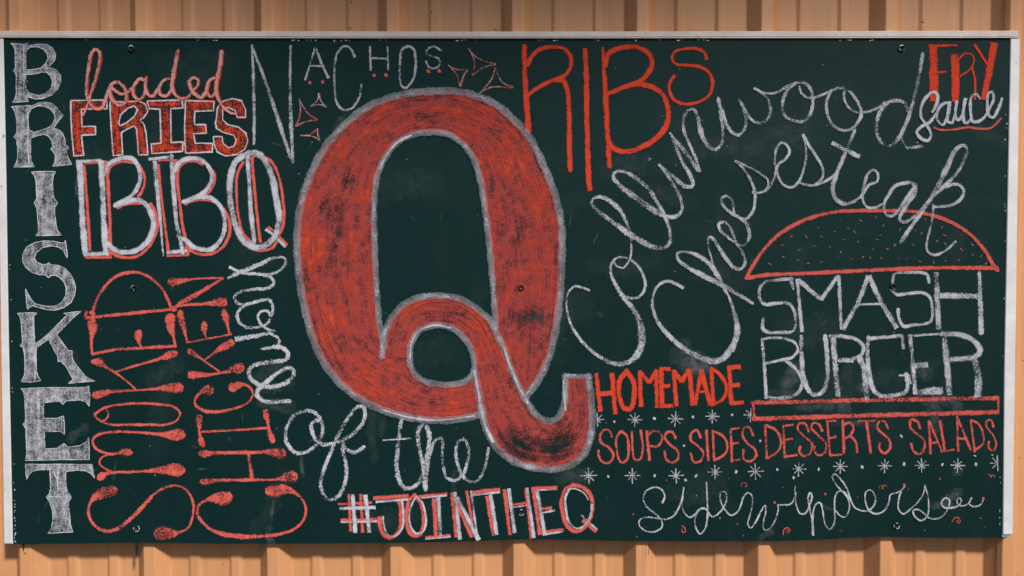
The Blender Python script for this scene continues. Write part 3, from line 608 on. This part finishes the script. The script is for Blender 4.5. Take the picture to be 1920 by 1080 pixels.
# two lines of white script arching over the burger
collin = [('Y3', '265,300,7 200,275,7 150,270,8 105,310,6 88,400,6 110,520,7 180,650,8 300,770,9 420,840,11 500,850,11 580,820,13 640,740,15 655,640,17 640,540,15 590,440,13 510,340,11 450,240,9 420,160,8 430,90,7 480,50,7 550,60,7 620,110,8 670,200,8 680,270,8 640,340,8 580,360,8 530,340,8'),
 ('Y2', '440,905,5 460,950,5 510,968,5 550,930,5 572,870,6 575,800,6 570,730,7 545,650,9 500,550,10 430,480,11 360,440,10 300,442,8 275,480,8 310,530,10 400,600,11 540,700,13 650,770,13 750,815,13 830,815,10 865,770,10 860,680,9 830,590,9 770,480,10 700,370,11 600,290,11 510,245,8 455,250,8 440,290,9 500,360,12 620,450,14 750,540,14 850,585,11 915,580,10 955,530,9 945,450,9 905,370,9 850,280,9 778,190,8 | 790,200,7 850,250,8 920,310,10 980,360,11 1035,350,10 1020,280,10 970,200,9 920,90,9 870,-40,8 | L w8 705,160 722,150'),
 ('X', '1182,715,7 1225,770,9 1290,850,11 1350,930,11 1405,1005,9 1375,900,8 1320,780,8 1285,680,9 1290,600,9 1320,550,9 1358,538,9 1390,590,10 1410,680,11 1440,770,11 1490,830,10 1530,840,9 1575,790,9 1580,700,9 1565,560,10 1548,462,9 | w9 1575,545 1610,650 1650,712 1700,730 1745,690 1752,610 1735,530 1708,478 | 1722,500,9 1760,570,9 1800,620,9 1860,645,9 1915,615,9 1938,550,9 1918,460,8 1870,410,8 1812,380,7 | 1830,388,6 1880,412,6 1935,422,6 1990,412,6 2040,385,7'),
 ('Z', 'w9 120,382 205,342 280,345 325,400 335,490 315,580 260,630 190,625 130,590 105,530 120,450 150,390 205,345 | w7 235,360 245,410 290,450 350,450 420,425 470,400 | w8.5 470,400 540,380 610,405 670,480 700,560 680,630 620,690 550,695 480,650 445,570 440,480 472,402 | w7.5 575,400 570,450 600,520 660,560 740,560 820,530 880,485 | w10 1052,555 1020,490 970,475 900,490 840,560 815,650 820,730 860,800 920,810 970,770 1020,680 1060,580 1100,440 1140,250 1160,125 | w9 1040,640 1010,720 1010,790 1040,825 1100,825 1152,815')]
cheese = [('Y3', '967,282,8 900,245,9 830,230,8 770,270,8 735,350,8 740,450,9 790,560,10 870,650,11 980,740,12 1090,800,14 1190,830,15 1270,800,15 1340,710,14 1370,600,14 1355,500,12 1330,410,9 1300,330,6 1270,260,5 | 1480,392,9 1380,330,10 1250,255,12 1120,190,12 1000,125,10 925,65,9 920,20,8 970,8,8 1060,30,10 1140,80,11 1200,150,11 1250,240,11 1290,325,6'),
 ('Y2', '1200,985,6 1170,880,6 1150,790,6 1158,735,7 1190,755,9 1240,830,10 1300,920,10 1350,970,10 1400,975,9 1428,930,9 1412,860,9 1365,790,8 1300,740,8 1240,685,8 1232,640,8 1270,625,8 1310,660,8 1342,730,8 1370,785,7 1410,802,6 1445,775,8 1460,715,10 1445,650,10 1390,595,9 1320,555,9 1262,500,9 1250,450,8 1285,430,8 1325,455,8 1340,520,8 1345,560,7 | w8 1370,580 1430,602 1475,565 1500,490 1500,400 1470,310 1420,230 1352,162 | w7 1360,168 1450,210 1540,260 1600,315 1592,375 1540,405 1480,400 | w7.5 1530,408 1590,385 1640,310 1680,190 1730,155 1762,100 1742,50 1700,28 1665,75 1650,170 1668,260 1710,340 1775,365 1825,330 1865,240 1885,140 1880,40 1862,-30'),
 ('Z2', 'w8 262,-35 300,40 360,130 408,215 410,290 350,345 280,345 220,322 | w8 350,350 430,320 500,268 548,190 | 650,-60,9 600,60,9 550,180,10 505,290,10 485,390,11 510,455,11 570,488,11 640,472,9 700,428,8 760,345,8 815,322,7 826,270,7 795,235,7 750,262,8 725,330,9 710,410,9 718,480,8 755,518,7 810,515,7 860,490,7 | w9 1052,328 960,352 900,430 868,510 890,572 940,575 990,520 1050,430 1095,370 | 1045,325,9 1095,345,11 1100,400,12 1050,480,11 1005,555,10 985,600,9 1005,625,9 1045,620,9 1085,590,8 | L w11 478,30 688,138 | 1000,772,11 1060,680,10 1160,540,10 1260,380,12 1340,220,13 1410,80,11 1462,48,9 1492,75,9 1475,150,9 1430,240,9 1350,330,10 1250,420,10 1160,520,9 1080,600,8 | w8.5 1290,385 1380,345 1440,350 1468,400 1440,460 1370,500 1255,512 | w7.5 1240,490 1235,580 1215,680 1190,790 1200,850 1250,872 1330,840 1412,768')]
part('lettering', 'upper line of white script, a word with double l and double o', WHITE, collin, cov=.53, wm=.93, layer=2)
part('lettering', 'lower line of white script reading Cheesesteak', WHITE, cheese, cov=.56, wm=.93, layer=3)

# FRY sauce
a = part('lettering', 'bright orange capitals reading FRY in the upper right corner', ORANGE, [('Z', 'L 1238,60,15 1242,250,16 1246,480,16 | L w5.5 1205,64 1418,60 | L w5 1270,265 1337,258 | L 1400,125,14 1406,300,14 1405,485,13 | w3 1430,165 1470,125 1530,130 1545,180 1515,240 1438,292 | w4 1528,230 1550,300 1553,470 | L 1697,40,14 1670,200,13 1640,350,11 1616,468,9 | L w5 1548,52 1648,210')], cov=.86)
a = part('lettering', 'white script word reading sauce below FRY', WHITE, [('Z', 'w7 1232,565 1272,480 1270,430 1240,410 1195,440 1150,520 1150,600 1190,660 1222,730 1200,775 1150,760 1115,710 1150,670 1200,645 1250,590 1290,520 1335,488 | 1362,490 1310,500 1270,560 1270,620 1310,655 1345,600 1365,500 | 1365,480 1350,560 1350,630 1380,640 1405,560 1418,475 | 1415,490 1405,560 1420,620 1450,600 1470,520 1482,455 | 1478,470 1465,570 1475,640 1510,630 1530,580 | 1592,462 1560,425 1525,450 1520,560 1535,630 1580,630 1630,590 1668,520 1692,460 1680,408 1655,420 1645,500 1660,590 1690,600 1730,530 1757,452', dict(w=7))], layer=3, cov=.74)
part('underline', 'thin orange wavy underline', CORAL, [('Z', 'w3.5 1240,675 1300,695 1400,690 1500,675 1590,685 1670,680 1752,605')], layer=1, cov=.9, parent=a)

# the burger: bun, SMASH, BURGER, base
a = part('burger_bun', 'orange domed bun outline dotted with sesame ticks', CORAL, [('Z2', 'w7.5 -160,1045 -130,980 -60,870 0,795 100,705 250,620 400,570 550,545 700,540 900,540 1080,545 1250,580 1400,640 1530,730 1640,860 1690,950 1722,985 | w7.5 -160,1045 0,1022 300,1010 700,990 1200,970 1715,970', dict(cov=.84))], layer=1)
mb = MB()
for x, y, an in ((548, 610, -5), (695, 613, 20), (810, 594, -60), (378, 667, -15), (600, 672, 0), (865, 652, -50), (650, 698, 50), (988, 684, -60), (752, 700, 20), (1108, 690, 80), (1150, 710, -65), (1305, 665, 80), (1325, 725, 30), (175, 733, -10), (285, 731, 60), (402, 735, 45), (565, 757, 10), (677, 772, -50), (845, 725, 0), (1268, 768, -40), (1330, 790, 50), (1450, 722, 30), (950, 800, -55), (1090, 797, 80), (788, 830, 50), (232, 836, -35), (350, 806, 0), (460, 812, 20), (545, 850, 45), (897, 826, -20), (1532, 795, 40), (1450, 832, 45), (115, 886, -5), (222, 910, 40), (302, 934, -15), (400, 925, -8), (625, 902, -5), (712, 888, -45), (765, 892, 80), (848, 892, 55), (980, 898, -75), (1040, 902, -55), (1140, 920, 20), (1243, 928, 60), (1333, 920, 60), (1432, 908, 50), (1535, 870, 80), (1597, 880, -45), (1635, 936, -40), (15, 940, 30), (105, 798, 0), (1180, 605, 60), (500, 697, 0), (818, 757, 0)):
    l = random.uniform(7, 14); ca, sa = math.cos(math.radians(an)) * l, math.sin(math.radians(an)) * l
    mb = MB(); strokes(mb, 'Z2', f'L w1.7 {x-ca},{y-sa} {x+ca},{y+sa}', cov=random.uniform(.5, .78), layer=1); mb.build('sesame_tick', DIM, a)
part('lettering', 'white chalk capitals reading SMASH under the bun', WHITE, [('M', 'w7 347,198 332,132 | w7 335,130 230,140 140,155 100,200 100,280 130,320 220,315 310,315 350,360 367,440 350,520 270,532 160,530 120,500 123,436 | L w7 416,530 395,320 379,130 | L w8.5 380,135 560,285 | L w7.5 557,290 688,102 | L w7 690,105 700,300 710,512 | L w8.5 722,512 830,320 915,108 | L w9 915,108 1010,310 1127,502 | L w4.5 830,325 1018,318 | w6.5 1367,152 1352,98 1300,85 1200,85 1110,95 1095,155 | w6.5 1088,215 1130,250 1220,240 1310,235 1365,260 1390,330 1385,440 1350,465 1250,478 1180,485 1145,440 1136,365 | L w10 1420,82 1430,300 1440,510 | 1745,92,7 1752,300,9 1758,532,9 | L w10 1448,256 1748,262')], cov=.60, layer=2, wm=1.2)
part('lettering', 'white chalk capitals reading BURGER beneath SMASH', WHITE, [('M', 'L w7 115,585 130,750 148,1032 | w6.5 110,587 200,572 290,580 360,610 385,660 350,715 260,740 132,767 | w7.5 300,748 370,810 415,880 410,950 350,1010 250,1025 148,1022 | w8.5 408,572 410,700 425,850 450,940 500,1000 560,985 600,900 605,760 590,565 | L w10 648,565 660,750 687,1018 | w7.5 628,562 730,565 820,585 875,640 860,700 800,730 685,742 | L w7 690,748 800,745 | w11 845,725 880,800 890,900 900,1018 | L w7.5 898,582 1168,555 | L w7 1165,552 1176,658 | w8.5 912,575 905,700 920,850 950,960 1000,1005 1100,1005 1190,980 1210,920 1195,850 | L w4.5 1142,857 1215,850 1232,922 | L w8.5 1225,548 1240,700 1265,998 | L w5.5 1215,560 1438,545 | L w11 1260,785 1360,773 | L w13 1268,987 1472,965 | L w11 1480,542 1500,750 1522,1002 | w10 1468,548 1560,545 1660,570 1735,630 1750,680 1710,715 1620,730 1515,735 | L w13 1708,728 1735,850 1735,1022')], cov=.60, layer=2, wm=1.15)
part('burger_base', 'long flat coral bar closing the burger below', CORAL, [('S4', 'L w9.5 1632,341 2400,323 3492,305 | L w9.5 1640,463 2400,439 3490,411 | L w6 1645,335 1660,468 | L w5.5 3488,300 3486,416')], cov=.64)

# HOMEMADE soups sides desserts salads
part('lettering', 'bold orange capitals reading HOMEMADE', ORANGE, [('S4', 'L w8 473,118 485,260 504,408 | L w9 590,118 600,270 616,428 | L w9 488,276 602,266 | w9 700,103 650,170 645,290 680,380 730,385 755,300 750,180 700,103 | L w8 798,98 802,250 809,372 | L w8 798,105 870,192 | L w8 868,192 928,93 | L w8.5 920,98 928,378 | L w9 958,78 965,378 | L w8 948,88 1028,88 | L w6.5 968,218 1027,212 | L w7.5 958,369 1048,362 | L w8 1053,93 1073,368 | L w8 1053,98 1112,185 | L w8.5 1110,185 1172,88 | L w8.5 1170,92 1196,362 | L w7.5 1213,358 1262,92 | L w9 1258,92 1327,358 | L w4.5 1243,262 1302,250 | L w8 1334,78 1350,362 | w7.5 1338,85 1400,130 1445,210 1440,280 1400,330 1338,355 | L w9 1468,68 1485,352 | L w9 1458,78 1557,72 | L w8 1478,215 1552,205 | L w8 1475,347 1578,337')], cov=.86)
part('lettering', 'thin coral capitals reading SOUPS', CORAL, [('S4', 'w5.5 590,602 570,550 530,545 500,590 510,640 570,680 600,740 570,790 520,785 490,740 488,692 | 660,550 625,600 630,720 660,790 700,770 715,680 700,590 660,550 | 738,553 745,700 760,765 800,765 820,690 805,543 | L w6 850,548 871,777 | 855,590 900,552 950,565 965,610 935,665 875,665 | 1070,612 1040,560 1000,565 985,600 1020,650 1080,700 1085,760 1045,790 1000,770 983,698', dict(w=5.5))], cov=.68)
part('lettering', 'thin coral capitals reading SIDES', CORAL, [('S4', '1256,607 1225,545 1185,570 1180,620 1240,670 1275,720 1250,780 1205,785 1178,715 | L w6.5 1298,543 1311,777 | L w5.5 1345,543 1356,777 | 1342,550 1420,590 1455,650 1440,720 1352,777 | L w5.5 1480,538 1490,787 | L w5 1478,540 1547,530 | L w5 1480,650 1542,640 | L w5 1478,776 1552,766 | 1652,592 1620,525 1580,530 1570,580 1600,640 1660,690 1670,740 1630,780 1580,765 1575,688', dict(w=5.5))], cov=.68)
part('lettering', 'coral capitals reading DESSERTS', CORAL, [('H', 'L w7 58,183 72,442 | w6 62,190 130,220 175,290 165,370 72,442 | L w6 195,188 205,432 | L w5 193,195 272,184 | L w5 210,300 267,290 | L w5 203,426 302,412 | 387,242 360,180 320,175 300,210 350,270 410,330 395,400 350,420 315,390 325,343 | 487,237 460,180 415,175 405,210 450,260 515,330 505,395 460,415 425,380 430,343 | L w5 525,163 545,417 | L w4.5 513,160 592,155 | L w5 538,286 592,275 | L w5 543,416 642,408 | L w6 640,148 650,402 | w5.5 640,190 690,170 720,210 700,260 650,292 | w5.5 688,262 735,310 749,397 | L w6 748,160 887,155 | L w7 818,160 851,402 | 982,217 950,160 910,165 900,210 950,260 995,310 990,370 945,400 915,360 920,318', dict(w=5.5))], cov=.68)
part('lettering', 'coral capitals reading SALADS', CORAL, [('H', 'w6.5 1222,217 1200,160 1155,150 1145,200 1190,250 1250,300 1250,370 1215,405 1170,380 1153,322 | L w6 1285,153 1300,407 | L w6 1288,158 1387,392 | L w4.5 1300,325 1352,315 | L w6 1370,153 1406,387 | L w5 1400,386 1477,372 | L w6.5 1498,118 1506,387 | L w6.5 1498,125 1602,378 | L w5 1508,290 1562,290 | L w4.5 1600,148 1631,392 | w5 1598,150 1660,180 1695,260 1690,330 1638,372 | w5 1772,207 1750,150 1720,160 1720,200 1770,270 1790,340 1770,380 1735,360 1738,308')], cov=.68)

# rows of little stars and dots
def star(tile, x, y, r, half=0):
    mb = MB(); q = random.uniform(-4, 4)
    h0 = x - (0 if half > 0 else r * .98); h1 = x + (0 if half < 0 else r * 1.02)
    t = f'L w2.1 {x-q},{y-r*.95} {x+q},{y+r*1.02} | L w1.9 {h0},{y+q*.8} {h1},{y-q*.8}'
    for sx, sy in ((1, 1), (1, -1), (-1, 1), (-1, -1)):
        if half * sx < 0: continue
        k = random.uniform(.45, .68); t += f' | L w1.7 {x},{y} {x+sx*r*k},{y+sy*r*k}'
    strokes(mb, tile, t, cov=.68, layer=1)
    o = mb.build('chalk_star', GREY, board); return o
for x, y, r_, hf in ((480, 467, 52, 1), (762, 468, 55, 0), (1065, 460, 58, 0), (1342, 443, 54, 0), (1630, 432, 54, -1), (415, 887, 62, 0), (742, 887, 60, 0), (1070, 887, 58, 0), (1362, 860, 56, 0), (1665, 855, 62, 0)):
    star('S4', x, y, r_, hf)
for x, y, r_, hf in ((310, 517, 57, 0), (622, 498, 55, 0), (955, 493, 54, 0), (1232, 490, 54, 0), (1502, 490, 55, 0), (1802, 472, 60, -1)):
    star('H', x, y, r_, hf)
for tile, x, y, r_ in (('S4', 608, 482, 5), ('S4', 908, 461, 5), ('S4', 1197, 450, 4.6), ('S4', 1490, 435, 5), ('S4', 562, 895, 6), ('S4', 910, 888, 7), ('S4', 1220, 890, 6), ('S4', 1522, 855, 6.5), ('S4', 1130, 662, 5), ('S4', 1702, 630, 6),
                      ('H', 150, 525, 6), ('H', 460, 518, 6.5), ('H', 787, 500, 6), ('H', 1100, 478, 6.5), ('H', 1388, 482, 6.5), ('H', 1640, 485, 7), ('H', 1080, 272, 7.5), ('H', 1632, 420, 2), ('H', 1762, 415, 2)):
    mb = MB(); q = random.uniform(4, 11)
    strokes(mb, tile, f'L w{r_} {x-q},{y+random.uniform(-5,5)} {x+q},{y+random.uniform(-5,5)}', cov=.80, layer=1); mb.build('chalk_dot', WHITE, board)

# Sidewinders
side = [('V', '1128,695 1145,640 1120,590 1070,575 1010,600 985,660 1010,720 1070,770 1120,820 1125,870 1080,905 1010,905 955,860 960,815 1010,800 1080,805 1150,815 1210,790 1255,720 1280,640 1288,575 | 1283,640 1275,710 1290,760 1330,800 1370,780 1400,742 1440,730 1468,755 | 1455,735 1410,740 1375,800 1380,880 1410,925 1445,890 1465,800 1465,700 1458,535 | 1465,750 1500,795 1550,770 1590,720 1610,660 1600,610 1570,610 1560,660 1590,730 1640,785 1690,760 1720,700 1735,650 1770,615 1800,640 1800,720 1780,800 1768,850 1790,880 1830,830 1870,750 1898,710 1903,760 1885,840 1890,890 1925,890 1970,830 1995,750 1995,705'),
 ('H', '150,785 200,787 250,780 275,740 285,645 | 287,690 290,780 320,850 360,850 390,790 410,720 395,695 380,730 390,800 410,900 420,1018 | w6 412,900 420,1018 | 415,930 420,830 440,780 470,770 490,830 505,920 540,970 575,930 580,830 582,730 610,685 650,690 680,735 690,810 660,878 620,868 588,830 | 690,740 640,690 585,625 562,575 580,555 620,590 670,660 700,750 735,810 780,830 830,830 875,790 885,730 850,675 815,690 810,760 840,830 890,855 950,830 985,770 1000,710 1060,690 1105,652 | 1080,680 1060,750 1060,820 1095,855 1140,825 1200,770 1245,700 1257,635 | 1257,645 1280,720 1285,800 1275,870 1230,905 1180,870 1170,830 1200,820 1250,850 1290,885 1350,890 1400,860 1435,800 1440,750 1410,735 1380,770 1400,805 1450,810 1510,790 1530,750 1515,735 1495,755 1515,788 1560,790 1600,750 1606,728 | 1600,740 1590,780 1630,800 1680,780 1697,742')]
a = part('lettering', 'thin white script word reading Sidewinders with a curling tail', WHITE, [(t, s, dict(w=3.8)) for t, s in side], cov=.58, layer=2)
mb = MB()
for tile, x, y, r_ in (('H', 273, 583, 6), ('V', 1302, 520, 6)):
    mb = MB(); strokes(mb, tile, f'L w{r_} {x-8},{y+3} {x+8},{y-3}', cov=.85, layer=2); mb.build('letter_dot', WHITE, a)
mb = MB()
for tile, x, y, r_ in (('H', 130, 770, 6), ('H', 510, 706, 5), ('H', 1103, 640, 7.5), ('H', 1695, 740, 7.5), ('V', 910, 776, 5), ('V', 1128, 687, 6), ('V', 1690, 852, 2.5), ('V', 1560, 808, 4), ('V', 1383, 637, 2.6), ('V', 935, 945, 3), ('V', 1735, 938, 2.4), ('V', 1160, 523, 2.4), ('V', 1627, 510, 2.2), ('H', 1370, 593, 3), ('H', 1675, 888, 3), ('H', 752, 728, 2.2), ('H', 192, 657, 2)):
    mb = MB(); strokes(mb, tile, f'L w{r_} {x-r_*1.2},{y} {x+r_*1.2},{y-2}', cov=.82, layer=1); mb.build('chalk_dot', CORAL, board, 'red chalk dot')
for tile, d in (('H', '912,662 922,642 942,645 945,662 935,665 940,648 958,638 972,652'), ('H', '1458,918 1478,886 1505,882 1522,905 1512,922 1496,912 1508,900'), ('H', '193,1017 200,972 228,958 244,978 234,996 220,985 232,975'), ('H', '1733,558 1752,568 1748,582 1760,565 1780,570 1776,584'), ('H', '622,976 640,986 628,996'), ('V', '1718,570 1724,546 1748,542 1764,556 1758,570 1742,565'), ('V', '1272,862 1296,880 1300,905 1282,914 1270,896 1282,885')):
    part('chalk_curl', None, CORAL, [(tile, d, dict(w=1.9))], cov=.60)

# ------------------------------------------------------------------ the giant Q
def qribbon(mb, pairs, cov, layer, bald, nx=10):
    """a broad rubbed band between two edges; bald = spots where little chalk was laid: (x, y, rx, ry, amount)"""

    # sample both edges at the same parameters
    def dens(pts, k=5):
        out = []
        n = len(pts)
        for i in range(n - 1):
            p0 = pts[max(0, i - 1)]; p1 = pts[i]; p2 = pts[i + 1]; p3 = pts[min(n - 1, i + 2)]
            for j in range(k):
                t = j / k
                out.append(tuple(0.5 * (2 * b + (c - a) * t + (2 * a - 5 * b + 4 * c - d) * t * t + (3 * b - a - 3 * c + d) * t ** 3) for a, b, c, d in zip(p0, p1, p2, p3)))
        return out + [pts[-1]]
    A = dens([p for p, q in pairs]); B = dens([q for p, q in pairs]); z0 = -(0.0004 + layer * 0.0006)
    ln = 0; prev = None; rows = []
    for i, (a, b) in enumerate(zip(A, B)):
        m = ((a[0] + b[0]) / 2, (a[1] + b[1]) / 2)
        if prev: ln += math.hypot(m[0] - prev[0], m[1] - prev[1])
        prev = m; row = []
        for k in range(nx + 1):
            t = k / nx; x, y = a[0] + (b[0] - a[0]) * t, a[1] + (b[1] - a[1]) * t
            c = cov
            for bx, by, rx, ry, am in bald:
                d = ((x - bx) / rx) ** 2 + ((y - by) / ry) ** 2
                c -= 1.35 * am * math.exp(-d)
            row.append(mb.add(P(x, y, z0), (ln * PX, (t - .5) * 1.08), c))
        rows.append(row)
    for r0, r1 in zip(rows, rows[1:]):
        for k in range(nx): mb.f.append([r0[k], r0[k + 1], r1[k + 1], r1[k]])
ring = [((902, 776), (895, 708)), ((858, 785), (856, 719)), ((815, 787), (828, 721)), ((765, 781), (797, 715)), ((715, 767), (778, 700)), ((678, 749), (770, 680)), ((640, 720), (750, 668)), ((609, 682), (735, 660)), ((587, 635), (721, 648)),
        ((572, 580), (710, 605)), ((562, 520), (705, 540)), ((557, 445), (703, 445)), ((563, 389), (701, 383)), ((579, 335), (707, 330)), ((610, 275), (725, 292)), ((640, 240), (747, 267)), ((680, 206), (765, 255)),
        ((715, 190), (778, 251)), ((765, 176), (792, 249)), ((810, 172), (808, 248)), ((852, 172), (830, 249)), ((890, 180), (848, 254)), ((930, 197), (866, 267)), ((960, 222), (880, 283)), ((990, 255), (892, 305)),
        ((1025, 326), (902, 345)), ((1041, 367), (908, 390)), ((1054, 451), (916, 445)), ((1053, 495), (922, 508)), ((1050, 555), (927, 570)), ((1042, 617), (930, 611)), ((1032, 660), (945, 652)), ((1015, 703), (957, 688)), ((988, 741), (972, 724))]
tail = [((716, 668), (768, 672)), ((718, 640), (770, 650)), ((725, 617), (774, 638)), ((740, 589), (780, 625)), ((765, 567), (791, 617)), ((800, 556), (808, 611)), ((828, 556), (825, 610)), ((862, 561), (846, 614)), ((894, 580), (862, 625)),
        ((919, 602), (875, 641)), ((934, 633), (883, 657)), ((944, 651), (888, 677)), ((956, 685), (891, 700)), ((972, 723), (897, 729)), ((985, 750), (904, 768)), ((998, 770), (913, 803)), ((1010, 783), (930, 837)), ((1020, 789), (962, 864)),
        ((1031, 792), (1009, 878)), ((1042, 788), (1053, 878)), ((1053, 779), (1085, 863)), ((1058, 762), (1103, 835)), ((1060, 745), (1109, 795)), ((1060, 725), (1108, 748)), ((1060, 706), (1103, 706))]
bald_ring = [(985, 595, 42, 16, .34), (1012, 590, 16, 20, .3), (975, 470, 22, 40, .20), (960, 395, 30, 26, .16), (610, 400, 10, 40, .30), (632, 430, 9, 50, .25), (640, 395, 12, 14, .2), (668, 600, 10, 16, .26), (680, 395, 10, 25, .2), (805, 185, 30, 7, .2), (790, 218, 20, 8, .25), (840, 232, 30, 6, .2),
             (790, 755, 40, 12, .14), (650, 250, 14, 20, .2), (1005, 640, 30, 25, .14), (930, 560, 10, 30, .12), (620, 530, 8, 30, .2), (650, 340, 10, 14, .22)]
bald_tail = [(1005, 845, 60, 27, .50), (1060, 820, 30, 25, .36), (960, 820, 25, 22, .30), (920, 690, 12, 20, .12), (745, 620, 8, 18, .25), (850, 590, 25, 8, .25), (1085, 770, 20, 18, .16), (800, 585, 20, 8, .18)]
mb = MB(); qribbon(mb, ring, 0.82, 1, bald_ring); qribbon(mb, tail, 0.82, 2, bald_tail)
q = mb.build('lettering', QRED, board, 'giant rubbed red letter Q with a curled tail and a smudged grey outline')
mb = MB(); qribbon(mb, ring, 0.34, 3, [(x, y, rx * 1.3, ry * 1.2, am * 1.1) for x, y, rx, ry, am in bald_ring]); qribbon(mb, tail, 0.30, 4, [(x, y, rx * 1.2, ry * 1.2, am * 1.2) for x, y, rx, ry, am in bald_tail])
strokes(mb, 'px', 'w4 975,862 1010,870 1050,868 1085,850 1098,825 | w4 920,640 900,600 860,572 820,565 780,575 748,605 | w4 585,420 590,520 610,610 640,690 | w4 1045,480 1042,560 1030,640 1005,705', cov=.52, layer=5)
mb.build('letter_shading', QORANGE, q)
qout = 'w13 903,777 859,786 815,788 765,782 715,768 678,750 640,721 609,683 587,636 572,582 561,520 557,445 563,389 579,335 610,275 640,240 680,206 715,189 765,175 810,171 852,171 890,179 930,196 960,221 990,254 1010,290 1026,326 1041,367 1051,410 1054,451 1053,495 1050,555 1042,617 1032,660 1015,703 988,742 | w11 722,650 713,617 708,570 704,508 702,445 701,383 706,336 712,315 725,291 745,267 772,253 802,248 838,251 868,270 888,298 900,335 908,383 916,445 922,508 927,570 929,612 | w11.5 716,668 718,640 725,615 740,588 765,566 800,555 828,555 862,560 894,579 919,601 934,632 944,651 956,685 972,723 991,758 1009,781 1031,790 1048,780 1057,760 1060,740 1060,705 | L w9 1058,705 1106,706 | w13 1103,706 1108,748 1110,795 1103,835 1085,862 1053,877 1009,878 962,864 928,835 910,798 902,766 896,729 889,694 | O w11 883,654 869,632 844,614 815,610 787,620 772,641 768,670 775,698 797,715 828,721 856,720 884,706 890,682'
mb = MB(); strokes(mb, 'px', qout, cov=.52, layer=6, wob=.2)
o = mb.build('letter_outline', SMUDGE, q)
mb = MB(); strokes(mb, 'px', qout, cov=.32, layer=7, wm=.85, wob=.35)
strokes(mb, 'px', 'w6 934,632 944,651 956,685 972,723 990,757 | w7 889,694 896,729 902,766 910,798 925,830 | w4 1060,770 1060,706 1080,703 | w4 712,317 725,291 745,267 772,253 | w3.5 845,615 815,610 787,620 772,641 769,672 | w4 715,768 765,782 815,788 890,780 | w4 986,742 1000,720', cov=.66, layer=7)
mb.build('outline_highlight', WHITE, q)
